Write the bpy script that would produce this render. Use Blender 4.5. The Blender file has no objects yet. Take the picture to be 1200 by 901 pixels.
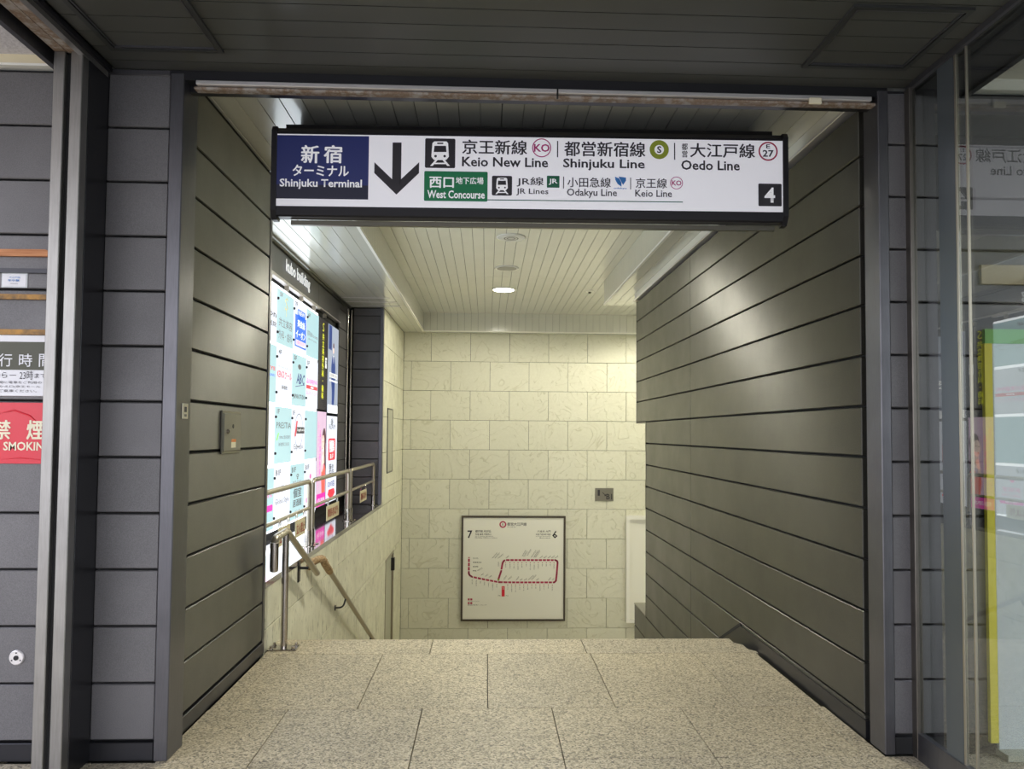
import bpy, bmesh, math, random
from mathutils import Vector, Matrix
random.seed(7)
S = bpy.context.scene
COL = S.collection
PI = math.pi

# ------------------------------------------------------------------ camera
cd = bpy.data.cameras.new('camera')
cam = bpy.data.objects.new('camera', cd); COL.objects.link(cam); S.camera = cam
cam.matrix_world = Matrix.Translation((0, 0, 1.5)) @ Matrix.Rotation(-.038, 4, 'Z') @ Matrix.Rotation(PI/2+.0405, 4, 'X') @ Matrix.Rotation(.0075, 4, 'Z')
cd.sensor_fit = 'HORIZONTAL'; cd.sensor_width = 36; cd.lens = 27
cd.shift_x = (600-605)/1200; cd.shift_y = (471.5-450.5)/1200
cd.clip_start = .05; cd.clip_end = 300

# ------------------------------------------------------------------ sky, exposure
w = bpy.data.worlds.new('sky'); S.world = w; w.use_nodes = True
nt = w.node_tree; bg = nt.nodes['Background']
tc = nt.nodes.new('ShaderNodeTexCoord'); sp = nt.nodes.new('ShaderNodeSeparateXYZ')
rp = nt.nodes.new('ShaderNodeValToRGB')
nt.links.new(tc.outputs['Generated'], sp.inputs[0]); nt.links.new(sp.outputs['Z'], rp.inputs[0]); nt.links.new(rp.outputs[0], bg.inputs[0])
rp.color_ramp.elements[0].position = 0; rp.color_ramp.elements[0].color = (.80, .80, .84, 1)
rp.color_ramp.elements[1].position = .6; rp.color_ramp.elements[1].color = (.78, .82, 1, 1)
bg.inputs[1].default_value = 4.1
S.view_settings.view_transform = 'Standard'; S.view_settings.look = 'None'
S.view_settings.gamma = 1; S.view_settings.use_curve_mapping = False
S.view_settings.exposure = 0.0
S.cycles.max_bounces = 8; S.cycles.diffuse_bounces = 5; S.cycles.glossy_bounces = 4
S.cycles.sample_clamp_indirect = 6
S.cycles.use_denoising = True

# ------------------------------------------------------------------ materials
def mat(name, col, rough=.5, metal=0, emit=None, es=1, spec=.5):
    m = bpy.data.materials.new(name); m.use_nodes = True
    b = m.node_tree.nodes['Principled BSDF']
    b.inputs['Base Color'].default_value = (*col, 1)
    b.inputs['Roughness'].default_value = rough; b.inputs['Metallic'].default_value = metal
    b.inputs['Specular IOR Level'].default_value = spec
    if emit: b.inputs['Emission Color'].default_value = (*emit, 1); b.inputs['Emission Strength'].default_value = es
    return m
def nodes(m):
    t = m.node_tree; return t, t.nodes['Principled BSDF']
def coords(t, rnd=True, scale=(1, 1, 1), space='Object'):
    c = t.nodes.new('ShaderNodeTexCoord'); mp = t.nodes.new('ShaderNodeMapping')
    mp.inputs['Scale'].default_value = scale
    if rnd:
        i = t.nodes.new('ShaderNodeObjectInfo'); mu = t.nodes.new('ShaderNodeMath'); mu.operation = 'MULTIPLY'; mu.inputs[1].default_value = 37
        t.links.new(i.outputs['Random'], mu.inputs[0]); t.links.new(mu.outputs[0], mp.inputs['Location'])
    t.links.new(c.outputs[space], mp.inputs['Vector'])
    return mp.outputs[0]
def noise(t, vec, scale, detail=4, rough=.55, dist=0):
    n = t.nodes.new('ShaderNodeTexNoise'); n.inputs['Scale'].default_value = scale; n.inputs['Detail'].default_value = detail
    n.inputs['Roughness'].default_value = rough; n.inputs['Distortion'].default_value = dist
    t.links.new(vec, n.inputs['Vector']); return n.outputs['Fac']
def ramp(t, fac, stops, interp='LINEAR'):
    r = t.nodes.new('ShaderNodeValToRGB'); e = r.color_ramp.elements; r.color_ramp.interpolation = interp
    while len(e) < len(stops): e.new(.5)
    for k, (p, c) in enumerate(stops):
        e[k].position = p; e[k].color = (*c, 1) if len(c) == 3 else (c[0], c[0], c[0], 1)
    t.links.new(fac, r.inputs[0]); return r.outputs[0]
def bump(t, b, h, strength=.3, dist=.002, prev=None):
    n = t.nodes.new('ShaderNodeBump'); n.inputs['Strength'].default_value = strength; n.inputs['Distance'].default_value = dist
    t.links.new(h, n.inputs['Height'])
    if prev: t.links.new(prev, n.inputs['Normal'])
    t.links.new(n.outputs[0], b.inputs['Normal']); return n.outputs[0]
def mixc(t, fac, a, b_, mode='MIX'):
    m = t.nodes.new('ShaderNodeMix'); m.data_type = 'RGBA'; m.blend_type = mode
    if isinstance(fac, (int, float)): m.inputs[0].default_value = fac
    else: t.links.new(fac, m.inputs[0])
    for s, v in ((6, a), (7, b_)):
        if isinstance(v, tuple): m.inputs[s].default_value = (*v, 1)
        else: t.links.new(v, m.inputs[s])
    return m.outputs[2]

def cast_panel(name, col, rough, metal, worn):
    m = mat(name, col, rough, metal); t, b = nodes(m)
    v = coords(t, True); f = noise(t, v, 260, 2, .6); g = noise(t, v, 2.2, 5, .6)
    c = mixc(t, .5, ramp(t, g, [(.3, tuple(x*.82 for x in col)), (.7, tuple(x*1.22 for x in col))]), ramp(t, f, [(.35, tuple(x*.7 for x in col)), (.65, tuple(x*1.35 for x in col))]))
    t.links.new(c, b.inputs['Base Color'])
    t.links.new(ramp(t, g, [(.25, (rough+.08,)), (.75, (rough-worn,))]), b.inputs['Roughness'])
    if metal < .4: bump(t, b, f, .35, .0012)
    return m
M = {}
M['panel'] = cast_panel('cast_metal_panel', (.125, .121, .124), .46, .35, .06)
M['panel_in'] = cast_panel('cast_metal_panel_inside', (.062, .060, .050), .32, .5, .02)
M['gap'] = mat('joint_black', (.006, .006, .006), .8)
M['bronze'] = mat('dark_bronze_metal', (.045, .045, .05), .32, .75)
M['bronze_l'] = mat('bronze_edge', (.16, .15, .12), .3, .9)
def brushed(name, col, rough, metal, sc):
    m = mat(name, col, rough, metal); t, b = nodes(m)
    v = coords(t, False, sc); f = noise(t, v, 40, 4, .6); g = noise(t, coords(t, False), 5, 4)
    t.links.new(mixc(t, .45, ramp(t, f, [(.3, tuple(x*.8 for x in col)), (.7, tuple(min(1, x*1.15) for x in col))]), ramp(t, g, [(.3, tuple(x*.75 for x in col)), (.7, tuple(min(1, x*1.1) for x in col))])), b.inputs['Base Color'])
    bump(t, b, f, .12, .0008)
    return m
M['trim'] = brushed('grey_trim_metal', (.125, .123, .134), .34, .8, (6, 6, .3))
M['steel_v'] = brushed('worn_stainless_upright', (.31, .30, .285), .36, .85, (5, 5, .25))
M['steel'] = mat('polished_stainless', (.50, .46, .42), .2, 1)
M['steel_dull'] = mat('dull_stainless', (.42, .38, .31), .36, .9)
M['sill'] = mat('mirror_metal_sill', (.36, .35, .36), .07, .9)
M['alu'] = mat('aluminium_rail', (.68, .66, .66), .35, .7)
m = M['rust'] = mat('rusted_channel', (.3, .25, .2), .75, .2); t, b = nodes(m)
v = coords(t, False, (1, 1, 1)); f = noise(t, v, 9, 6, .65)
t.links.new(ramp(t, f, [(.40, (.36, .33, .30)), (.5, (.20, .13, .08)), (.60, (.34, .30, .27))]), b.inputs['Base Color'])
def plank(name, col, rough, coat):
    m = mat(name, col, rough, 0); t, b = nodes(m)
    g = noise(t, coords(t, True), 3, 3); t.links.new(ramp(t, g, [(.3, tuple(x*.94 for x in col)), (.7, col)]), b.inputs['Base Color'])
    b.inputs['Coat Weight'].default_value = coat; b.inputs['Coat Roughness'].default_value = .14
    return m
M['plank'] = plank('enamelled_white_plank', (.64, .64, .56), .35, .9)
M['plank_e'] = mat('dark_hatch_rim', (.022, .023, .022), .5)
M['plank_d'] = plank('dark_green_grey_plank', (.052, .053, .046), .5, .1)
M['cwhite'] = mat('white_ceiling_fitting', (.8, .79, .72), .4)
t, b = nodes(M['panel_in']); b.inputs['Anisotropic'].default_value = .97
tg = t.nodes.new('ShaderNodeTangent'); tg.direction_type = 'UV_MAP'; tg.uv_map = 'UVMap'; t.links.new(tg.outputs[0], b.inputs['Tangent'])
# riven slate-like cream stone
m = M['stone'] = mat('riven_cream_stone', (.6, .6, .46), .55); t, b = nodes(m)
v = coords(t, True); a = noise(t, v, 1.6, 2.5, .5, 1.9); c2 = noise(t, v, 26, 5, .6)
wv = t.nodes.new('ShaderNodeMath'); wv.operation = 'MULTIPLY'; wv.inputs[1].default_value = 6; t.links.new(a, wv.inputs[0])
fr = t.nodes.new('ShaderNodeMath'); fr.operation = 'FRACT'; t.links.new(wv.outputs[0], fr.inputs[0])
st = ramp(t, fr.outputs[0], [(0, (.0,)), (.86, (.55,)), (.93, (1,)), (1, (0,))])
i = t.nodes.new('ShaderNodeObjectInfo')
tint = ramp(t, i.outputs['Random'], [(0, (.60, .595, .47)), (1, (.71, .70, .565))])
t.links.new(mixc(t, 1, mixc(t, .5, tint, ramp(t, c2, [(.3, (.62, .61, .49)), (.7, (.70, .695, .575))])), ramp(t, fr.outputs[0], [(0, (1, 1, 1)), (.88, (1, 1, 1)), (.95, (.86, .85, .80)), (1, (.97, .97, .97))]), 'MULTIPLY'), b.inputs['Base Color'])
p1 = bump(t, b, st, .6, .007); bump(t, b, c2, .12, .004, p1)
# veined stone of the stair side
m = M['stone_v'] = mat('veined_cream_stone', (.62, .62, .47), .4); t, b = nodes(m)
v = coords(t, True, (1, 1, 1)); a = noise(t, coords(t, True, (6, 6, 1.3)), 6, 5, .6, .8); c2 = noise(t, v, 4, 4)
t.links.new(mixc(t, 1, ramp(t, c2, [(.3, (.62, .61, .47)), (.7, (.79, .78, .62))]), ramp(t, a, [(.34, (.36, .35, .30)), (.405, (.96, .96, .96)), (1, (1, 1, 1))]), 'MULTIPLY'), b.inputs['Base Color'])
bump(t, b, a, .2, .002)
M['grout'] = mat('grout', (.09, .09, .07), .9)
# speckled granite
m = M['granite'] = mat('speckled_granite', (.4, .36, .29), .5); t, b = nodes(m)
v = coords(t, True)
vo = t.nodes.new('ShaderNodeTexVoronoi'); vo.inputs['Scale'].default_value = 125; t.links.new(v, vo.inputs['Vector'])
bw = t.nodes.new('ShaderNodeSeparateColor'); t.links.new(vo.outputs['Color'], bw.inputs[0])
sp1 = ramp(t, bw.outputs[0], [(0, (.13, .12, .10)), (.16, (.24, .22, .18)), (.36, (.40, .36, .28)), (.62, (.47, .43, .34)), (.85, (.58, .53, .43)), (1, (.64, .60, .51))], 'LINEAR')
big = noise(t, v, 1.3, 4, .6); rn = t.nodes.new('ShaderNodeObjectInfo')
c1 = mixc(t, 1, sp1, ramp(t, big, [(.3, (.84, .83, .82)), (.7, (1.08, 1.06, 1.02))]), 'MULTIPLY')
c1 = mixc(t, 1, c1, ramp(t, rn.outputs['Random'], [(0, (.94, .92, .85)), (1, (1.04, 1.0, .88))]), 'MULTIPLY')
t.links.new(c1, b.inputs['Base Color']); bump(t, b, bw.outputs[0], .06, .001)
m = M['stucco'] = mat('pale_stucco', (.6, .58, .6), .9); t, b = nodes(m); f = noise(t, coords(t, False), 60, 4); bump(t, b, f, .6, .01)
t.links.new(ramp(t, f, [(.3, (.52, .50, .52)), (.7, (.66, .64, .66))]), b.inputs['Base Color'])
M['cream'] = mat('cream_paint', (.70, .62, .42), .7)
M['cream2'] = mat('pale_cream_soffit', (.62, .60, .52), .8)
M['asphalt'] = mat('street_paving', (.30, .29, .27), .85)
M['white'] = mat('white_acrylic_glow', (.80, .79, .82), .32, 0, (.93, .92, 1), .22)  # faint emission added so the sign face reads brighter
M['white_b'] = mat('white_print_glow', (.82, .81, .83), .3, 0, (.95, .95, 1), .2)  # same added emission, lifts the white print on the sign
M['signblack'] = mat('black_print', (.025, .022, .028), .4)
M['frame'] = brushed('bronze_frame_metal', (.13, .118, .105), .32, .8, (6, 6, .3))
M['bluemetal'] = mat('blue_grey_metal', (.10, .115, .125), .3, .5)
M['housing'] = mat('black_sign_housing', (.016, .015, .018), .35, .3)
M['navy'] = mat('navy_print', (.026, .036, .16), .35)
M['navy_dk'] = mat('dark_navy_print', (.020, .021, .045), .35)
M['green'] = mat('green_print', (.01, .19, .075), .35)
M['jrgreen'] = mat('deep_green_print', (.01, .12, .06), .35)
M['magenta'] = mat('magenta_print', (.42, .02, .16), .4)
M['crimson'] = mat('crimson_print', (.40, .02, .07), .4)
M['olive'] = mat('olive_print', (.28, .33, .03), .4)
M['blue'] = mat('blue_print', (.03, .18, .50), .4)
M['red'] = mat('red_film', (.62, .02, .04), .28)
M['creamprint'] = mat('cream_print', (.74, .68, .50), .4)
M['paper'] = mat('white_paper', (.72, .72, .75), .5)
M['mapwhite'] = mat('map_white', (.78, .77, .68), .4)
M['darkframe'] = mat('dark_brown_frame', (.06, .045, .03), .45)
M['olivedark'] = mat('olive_dark_print', (.055, .055, .03), .45)
m = M['wood'] = mat('raw_orange_timber', (.45, .19, .07), .7); t, b = nodes(m)
f = noise(t, coords(t, False, (.6, 4, 9)), 12, 4); t.links.new(ramp(t, f, [(.3, (.36, .13, .045)), (.7, (.58, .27, .12))]), b.inputs['Base Color'])
m = M['ochre'] = mat('stained_ochre_strip', (.42, .22, .06), .7); t, b = nodes(m)
f = noise(t, coords(t, False), 22, 5); t.links.new(ramp(t, f, [(.35, (.18, .11, .05)), (.65, (.50, .26, .06))]), b.inputs['Base Color'])
M['tag'] = mat('cream_tag', (.62, .55, .36), .6)
M['tagred'] = mat('red_tag_ink', (.32, .05, .03), .6)
m = M['tape'] = mat('brown_tape', (.34, .22, .10), .65); t, b = nodes(m)
f = noise(t, coords(t, False), 55, 4); t.links.new(ramp(t, f, [(.35, (.20, .12, .05)), (.65, (.48, .33, .17))]), b.inputs['Base Color']); bump(t, b, f, .8, .006)
M['boxpaint'] = mat('grey_beige_enamel', (.20, .19, .16), .35, .4)
M['yellow'] = mat('yellow_strip', (.72, .62, .04), .5)
M['sheetgrey'] = mat('grey_sheet', (.60, .64, .65), .45)
M['doorgrey'] = mat('cream_grey_door', (.42, .42, .33), .5)
M['orange'] = mat('orange_print', (.7, .2, .03), .5)
def lit(name, col, s): return mat(name, tuple(x*.28 for x in col), .25, 0, col, s)
L_W = lit('backlit_white', (.86, .90, 1.0), 1.0); L_A = lit('backlit_aqua', (.54, .82, .88), .88)
L_L = lit('light_gap', (.95, .97, 1.0), 3); L_K = lit('backlit_black', (.03, .025, .03), .8); L_P = lit('backlit_pink', (.92, .66, .86), .85)
L_G = lit('backlit_grey_blue', (.50, .56, .68), .8)
def ink(name, col): return mat('ink_'+name, col, .4, 0, col, .8)
I = {'k': ink('black', (.05, .05, .06)), 'g': ink('grey', (.09, .10, .12)), 'r': ink('red', (.72, .05, .08)), 'p': ink('pink', (.80, .12, .42)), 'm': ink('magenta', (.80, .03, .45)), 'b': ink('blue', (.02, .16, .80)),
     'n': ink('navy', (.02, .05, .22)), 'w': ink('white', (.9, .92, .95)), 'y': ink('yellow', (.70, .72, .02)), 'gr': ink('green', (.25, .75, .10)), 'au': ink('gold', (.62, .58, .25)), 's': ink('skin', (.85, .62, .55)), 'h': ink('hair', (.10, .04, .06)), 'c': ink('coral', (.85, .15, .12))}
M['lamp'] = mat('lamp_lens', (1, 1, 1), .4, 0, (1, .95, .82), 14)
M['lampoff'] = mat('unlit_lamp_well', (.26, .25, .22), .3, .3)
def thin_glass(name, tint):
    m = bpy.data.materials.new(name); m.use_nodes = True; t = m.node_tree; t.nodes.remove(t.nodes['Principled BSDF'])
    o = t.nodes['Material Output']; tr = t.nodes.new('ShaderNodeBsdfTransparent'); gl = t.nodes.new('ShaderNodeBsdfGlossy'); f = t.nodes.new('ShaderNodeFresnel'); mx = t.nodes.new('ShaderNodeMixShader')
    tr.inputs[0].default_value = (*tint, 1); gl.inputs['Roughness'].default_value = 0; gl.inputs[0].default_value = (1, 1, 1, 1); f.inputs[0].default_value = 1.75
    g = t.nodes.new('ShaderNodeNewGeometry');
    pw = t.nodes.new('ShaderNodeMath'); pw.operation = 'POWER'; pw.inputs[0].default_value = 1.75
    e1 = t.nodes.new('ShaderNodeMath'); e1.operation = 'MULTIPLY_ADD'; e1.inputs[1].default_value = -2; e1.inputs[2].default_value = 1
    t.links.new(g.outputs['Backfacing'], e1.inputs[0]); t.links.new(e1.outputs[0], pw.inputs[1]); t.links.new(pw.outputs[0], f.inputs[0]); t.links.new(f.outputs[0], mx.inputs[0]); t.links.new(tr.outputs[0], mx.inputs[1]); t.links.new(gl.outputs[0], mx.inputs[2]); t.links.new(mx.outputs[0], o.inputs[0]); return m
M['glass'] = thin_glass('tinted_glass', (.66, .69, .67))

# ------------------------------------------------------------------ helpers
WL = {}
def link(name, me, parent=None, loc=(0, 0, 0)):
    """LOC is in world space; the parent only has a translation (or is handled by local=True callers)."""
    o = bpy.data.objects.new(name, me); COL.objects.link(o)
    loc = Vector(loc)
    WL[o.name] = loc.copy()
    if parent is not None: o.parent = parent; loc = loc-WL[parent.name]
    o.location = loc
    return o
def tag(o, label, cat, group=None):
    o['label'] = label; o['category'] = cat
    if group: o['group'] = group
    return o
def thing(name, label, cat, loc=(0, 0, 0), group=None):
    return tag(link(name, None, None, loc), label, cat, group)
def structure(o): o['kind'] = 'structure'; return o
CB = {}
def cbox_mesh(sx, sy, sz, ch, m):
    key = (round(sx, 4), round(sy, 4), round(sz, 4), ch, m.name)
    if key in CB: return CB[key]
    bm = bmesh.new(); bmesh.ops.create_cube(bm, size=1)
    for v_ in bm.verts: v_.co = (v_.co.x*sx, v_.co.y*sy, v_.co.z*sz)
    if m.name == 'cast_metal_panel_inside': uvs = True
    else: uvs = False
    if ch: bmesh.ops.bevel(bm, geom=bm.edges[:], offset=min(ch, .45*min(sx, sy, sz)), segments=1, affect='EDGES')
    if uvs:
        uv = bm.loops.layers.uv.new('UVMap')
        for f_ in bm.faces:
            for l_ in f_.loops: l_[uv].uv = (l_.vert.co.z, l_.vert.co.y+l_.vert.co.x)
    me = bpy.data.meshes.new('box'); bm.to_mesh(me); bm.free(); me.materials.append(m); CB[key] = me
    return me
def box(name, x0, x1, y0, y1, z0, z1, m, parent=None, ch=0):
    x0, x1 = sorted((x0, x1)); y0, y1 = sorted((y0, y1)); z0, z1 = sorted((z0, z1))
    return link(name, cbox_mesh(x1-x0, y1-y0, z1-z0, ch, m), parent, ((x0+x1)/2, (y0+y1)/2, (z0+z1)/2))
def mesh(name, bm, m, parent=None, smooth=False, loc=(0, 0, 0)):
    me = bpy.data.meshes.new(name); bmesh.ops.recalc_face_normals(bm, faces=bm.faces[:]); bm.to_mesh(me); bm.free(); me.materials.append(m)
    if smooth:
        for p in me.polygons: p.use_smooth = True
        me.set_sharp_from_angle(angle=.6)
    return link(name, me, parent, loc)
def bbox(bm, x0, x1, y0, y1, z0, z1):
    r = bmesh.ops.create_cube(bm, size=1)
    for v_ in r['verts']: v_.co = ((x0+x1)/2+v_.co.x*(x1-x0), (y0+y1)/2+v_.co.y*(y1-y0), (z0+z1)/2+v_.co.z*(z1-z0))
def prism(bm, pts, axis, a, b_):
    """extrude 2D polygon PTS from a to b along AXIS. x: pts are (y,z); y: (x,z); z: (x,y)"""
    def P3(p, h): return {'x': (h, p[0], p[1]), 'y': (p[0], h, p[1]), 'z': (p[0], p[1], h)}[axis]
    n = len(pts); A = [bm.verts.new(P3(p, a)) for p in pts]; B = [bm.verts.new(P3(p, b_)) for p in pts]
    bm.faces.new(A); bm.faces.new(B[::-1])
    for k in range(n): bm.faces.new((A[k], B[k], B[(k+1) % n], A[(k+1) % n]))
def tube(bm, path, r, n=12, caps=True):
    path = [Vector(p) for p in path]; rings = []; up0 = None
    for k, p in enumerate(path):
        d = ((path[min(k+1, len(path)-1)]-path[max(k-1, 0)])).normalized()
        if up0 is None:
            up0 = Vector((0, 0, 1)) if abs(d.z) < .9 else Vector((1, 0, 0))
        s = d.cross(up0).normalized(); u = s.cross(d).normalized(); up0 = u
        rr = r[k] if isinstance(r, (list, tuple)) else r
        rings.append([bm.verts.new(p+(s*math.cos(2*PI*j/n)+u*math.sin(2*PI*j/n))*rr) for j in range(n)])
    for A, B in zip(rings, rings[1:]):
        for j in range(n): bm.faces.new((A[j], A[(j+1) % n], B[(j+1) % n], B[j]))
    if caps: bm.faces.new(rings[0][::-1]); bm.faces.new(rings[-1])
def rounded(path, rad, seg=5):
    path = [Vector(p) for p in path]; out = [path[0]]
    for a, b_, c in zip(path, path[1:], path[2:]):
        d1 = (a-b_).normalized(); d2 = (c-b_).normalized(); r = min(rad, (a-b_).length*.49, (c-b_).length*.49)
        p, q = b_+d1*r, b_+d2*r
        for k in range(seg+1):
            s = k/seg; out.append(p*(1-s)**2+b_*2*s*(1-s)+q*s*s)
    return out+[path[-1]]
def lathe(bm, prof, centre, axis='z', n=32):
    """PROF: list of (radius, height along axis)"""
    c = Vector(centre); rings = []
    for r, h in prof:
        ring = []
        for j in range(n):
            a, b_ = r*math.cos(2*PI*j/n), r*math.sin(2*PI*j/n)
            ring.append(bm.verts.new(c+Vector({'z': (a, b_, h), 'y': (a, h, b_), 'x': (h, a, b_)}[axis])))
        rings.append(ring)
    for A, B in zip(rings, rings[1:]):
        for j in range(n): bm.faces.new((A[j], A[(j+1) % n], B[(j+1) % n], B[j]))
    bm.faces.new(rings[0][::-1]); bm.faces.new(rings[-1])

# flat print laid on a plane: F = (origin, u, v, n); 2D coordinates are metres along u and v
class Plane:
    def __init__(s, o, u, v, n): s.o, s.u, s.v, s.n = Vector(o), Vector(u), Vector(v), Vector(n)
    def at(s, a, b_, h): return s.o+s.u*a+s.v*b_+s.n*h
def glyphs(txt, bold=0, res=2, space=1, line=1):
    c = bpy.data.curves.new('lettering', 'FONT'); c.body = txt; c.resolution_u = res; c.size = 1; c.offset = 0 if any(ord(q) > 0x2fff for q in txt) else min(bold, .022); c.space_character = space; c.space_line = line
    o = bpy.data.objects.new('t', c); COL.objects.link(o)
    me = bpy.data.meshes.new_from_object(o.evaluated_get(bpy.context.evaluated_depsgraph_get()))
    if bold > .009 and any(ord(q) > 0x2fff for q in txt):      # CJK strokes are thickened by shifted copies
        d = min(bold, .03)*.9; bm = bmesh.new()
        for kk, (dx, dy) in enumerate(((-d, 0), (d, 0), (0, -d*.6), (0, d*.6))):
            n0 = len(bm.verts); bm.from_mesh(me); bm.verts.ensure_lookup_table()
            for v_ in bm.verts[n0:]: v_.co.x += dx; v_.co.y += dy; v_.co.z = kk*.00025
        bm.to_mesh(me); bm.free()
    bpy.data.objects.remove(o); bpy.data.curves.remove(c); return me
def vertical(s): return '\n'.join(s)
def text(s, F, x0, y0, x1, y1, m, parent, bold=.012, h=.0015, name='lettering', res=2, space=1, shear=0, line=.86):
    """fit string S in the rectangle (x0,y0)-(x1,y1) of plane F"""
    me = glyphs(s, bold, res, space, line)
    if not me.vertices: return None
    xs = [v_.co.x for v_ in me.vertices]; ys = [v_.co.y for v_ in me.vertices]
    ax, bx, ay, by = min(xs), max(xs), min(ys), max(ys)
    for v_ in me.vertices:
        a = (v_.co.x-ax)/(bx-ax); b_ = (v_.co.y-ay)/(by-ay)
        v_.co = F.at(x0+(x1-x0)*a+shear*b_*(y1-y0), y0+(y1-y0)*b_, h+max(0, min(v_.co.z, .001)))
    me.materials.clear(); me.materials.append(m)
    return link(name, me, parent, (0, 0, 0)) if parent is None else _child(name, me, parent)
def _child(name, me, parent):
    o = bpy.data.objects.new(name, me); COL.objects.link(o); o.parent = parent
    off = LOCALS.get(parent.name, WL.get(parent.name, Vector()))
    o.location = -off; WL[o.name] = Vector(); return o
LOCALS = {}
def shape(name, F, polys, m, parent, h0=0, h=.0012):
    """flat print: polygons (lists of 2D points) with a hair of thickness"""
    bm = bmesh.new()
    for pts in polys:
        vs = [bm.verts.new(F.at(a, b_, h)) for a, b_ in pts]
        f_ = bm.faces.new(vs)
    bmesh.ops.triangulate(bm, faces=bm.faces[:])
    me = bpy.data.meshes.new(name); bm.to_mesh(me); bm.free(); me.materials.append(m)
    return _child(name, me, parent)
def rrect(x0, y0, x1, y1, r=0, n=5):
    if not r: return [(x0, y0), (x1, y0), (x1, y1), (x0, y1)]
    out = []
    for cx_, cy_, a0 in ((x1-r, y0+r, -90), (x1-r, y1-r, 0), (x0+r, y1-r, 90), (x0+r, y0+r, 180)):
        for k in range(n+1):
            a = math.radians(a0+90*k/n); out.append((cx_+r*math.cos(a), cy_+r*math.sin(a)))
    return out
def disc(cx_, cy_, r, n=28, ry=None): return [(cx_+r*math.cos(2*PI*k/n), cy_+(ry or r)*math.sin(2*PI*k/n)) for k in range(n)]
def ring(cx_, cy_, R, r, n=32, k2=1): 
    P = lambda q, k: (cx_+q*math.cos(2*PI*k/n), cy_+q*k2*math.sin(2*PI*k/n))
    return [[P(R, k), P(R, k+1), P(r, k+1), P(r, k)] for k in range(n)]
def stroke(path, w_):
    out = []
    for (a, b_), (c, d) in zip(path, path[1:]):
        L = math.hypot(c-a, d-b_) or 1; nx, ny = -(d-b_)/L*w_/2, (c-a)/L*w_/2
        out.append([(a+nx, b_+ny), (a-nx, b_-ny), (c-nx, d-ny), (c+nx, d+ny)])
    return out

# ================================================================== THE SETTING
XL, XR = -1.50, 1.90            # faces of the two side walls
YF = 3.62                       # face of the facade
ZC, ZR = 3.30, 3.63             # low ceiling, raised ceiling
ZLOW = -2.72
zl = [.09+.2575*k for k in range(13)]      # panel joints, left and facade
zr = [.112+.2568*k for k in range(-11, 13)]

# floor
fl = structure(box('floor', -2.2, 2.2, -1.0, 5.66, -.30, -.035, M['grout']))
G = .0022
def stone(x0, x1, y0, y1):
    box('paving_stone', x0+G, x1-G, y0+G, y1-G, -.034, 0, M['granite'], fl, .0015)
rowA = [-1.485, -1.385, -.69, .018, .722, 1.43, 1.87]
rowB = [-1.485, -1.06, -.337, .369, 1.078, 1.79, 1.885]
for a, b_ in zip(rowA, rowA[1:]): stone(a, b_, 4.262, 5.30)
rB = [-2.02, -1.76]+[-1.06+.7095*k for k in range(5)]+[2.02]
for a, b_ in zip([-1.49, -1.06, -.337, .369, 1.078, 1.79], [-1.06, -.337, .369, 1.078, 1.79, 1.885]): stone(a, b_, 3.60, 4.262)
xs = [-2.2, -1.765, -1.06, -.337, .369, 1.078, 1.79, 2.2]
for a, b_ in zip(xs, xs[1:]): stone(a, b_, 3.224, 3.60) if False else None
for a, b_ in zip(xs, xs[1:]): stone(a, b_, 3.224, 3.5985)
for r in range(3):
    ofs = .355 if r % 2 == 0 else 0
    e = [-2.2]+[x for x in [-1.765+ofs+.7095*k for k in range(7)] if -2.1 < x < 2.1]+[2.2]
    for a, b_ in zip(e, e[1:]): stone(a, b_, 3.224-1.038*(r+1), 3.224-1.038*r)
# nosing row with a clipped right corner beside the gutter
for a, b_ in ((-1.49, -.375), (-.375, .70)): stone(a, b_, 5.30, 5.672)
bm = bmesh.new(); prism(bm, [(.70+G, 5.30+G), (1.885, 5.30+G), (1.885, 5.34), (1.845, 5.40), (1.845, 5.50), (1.80, 5.56), (1.80, 5.672), (.70+G, 5.672)], 'z', -.034, 0)
mesh('paving_stone', bm, M['granite'], fl)
bm = bmesh.new(); prism(bm, [(5.34, -.02), (5.9, -.20), (5.9, -.3), (5.34, -.3)], 'x', 1.79, 1.90); mesh('gutter', bm, M['granite'], fl)
# the street side paving that carries on
g2 = structure(box('floor_street', -30, 30, -40, -1.0, -.30, -.002, M['asphalt']))
box('side_paving', -30, -2.2, -1.0, 3.9, -.30, -.002, M['granite'], g2); box('side_paving', 2.2, 30, -1.0, 3.9, -.30, -.002, M['granite'], g2)

# stairs
stp = structure(link('stairs', None, None, (0, 5.66, 0)))
y, z, k = 5.672, 0., 0
while z-.16 > ZLOW+.05:
    z -= .16
    box('step', -1.498, 1.898, y-.01, y+.33, z-.16, z, M['granite'], stp, .004); y += .33; k += 1
box('stair_core', -1.49, 1.89, 5.60, 5.665, ZLOW, -.31, M['grout'], stp)
lf = structure(box('floor_landing', -1.6, 4.6, y-.02, 14.0, ZLOW-.2, ZLOW, M['granite']))
YL_ = y

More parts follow.
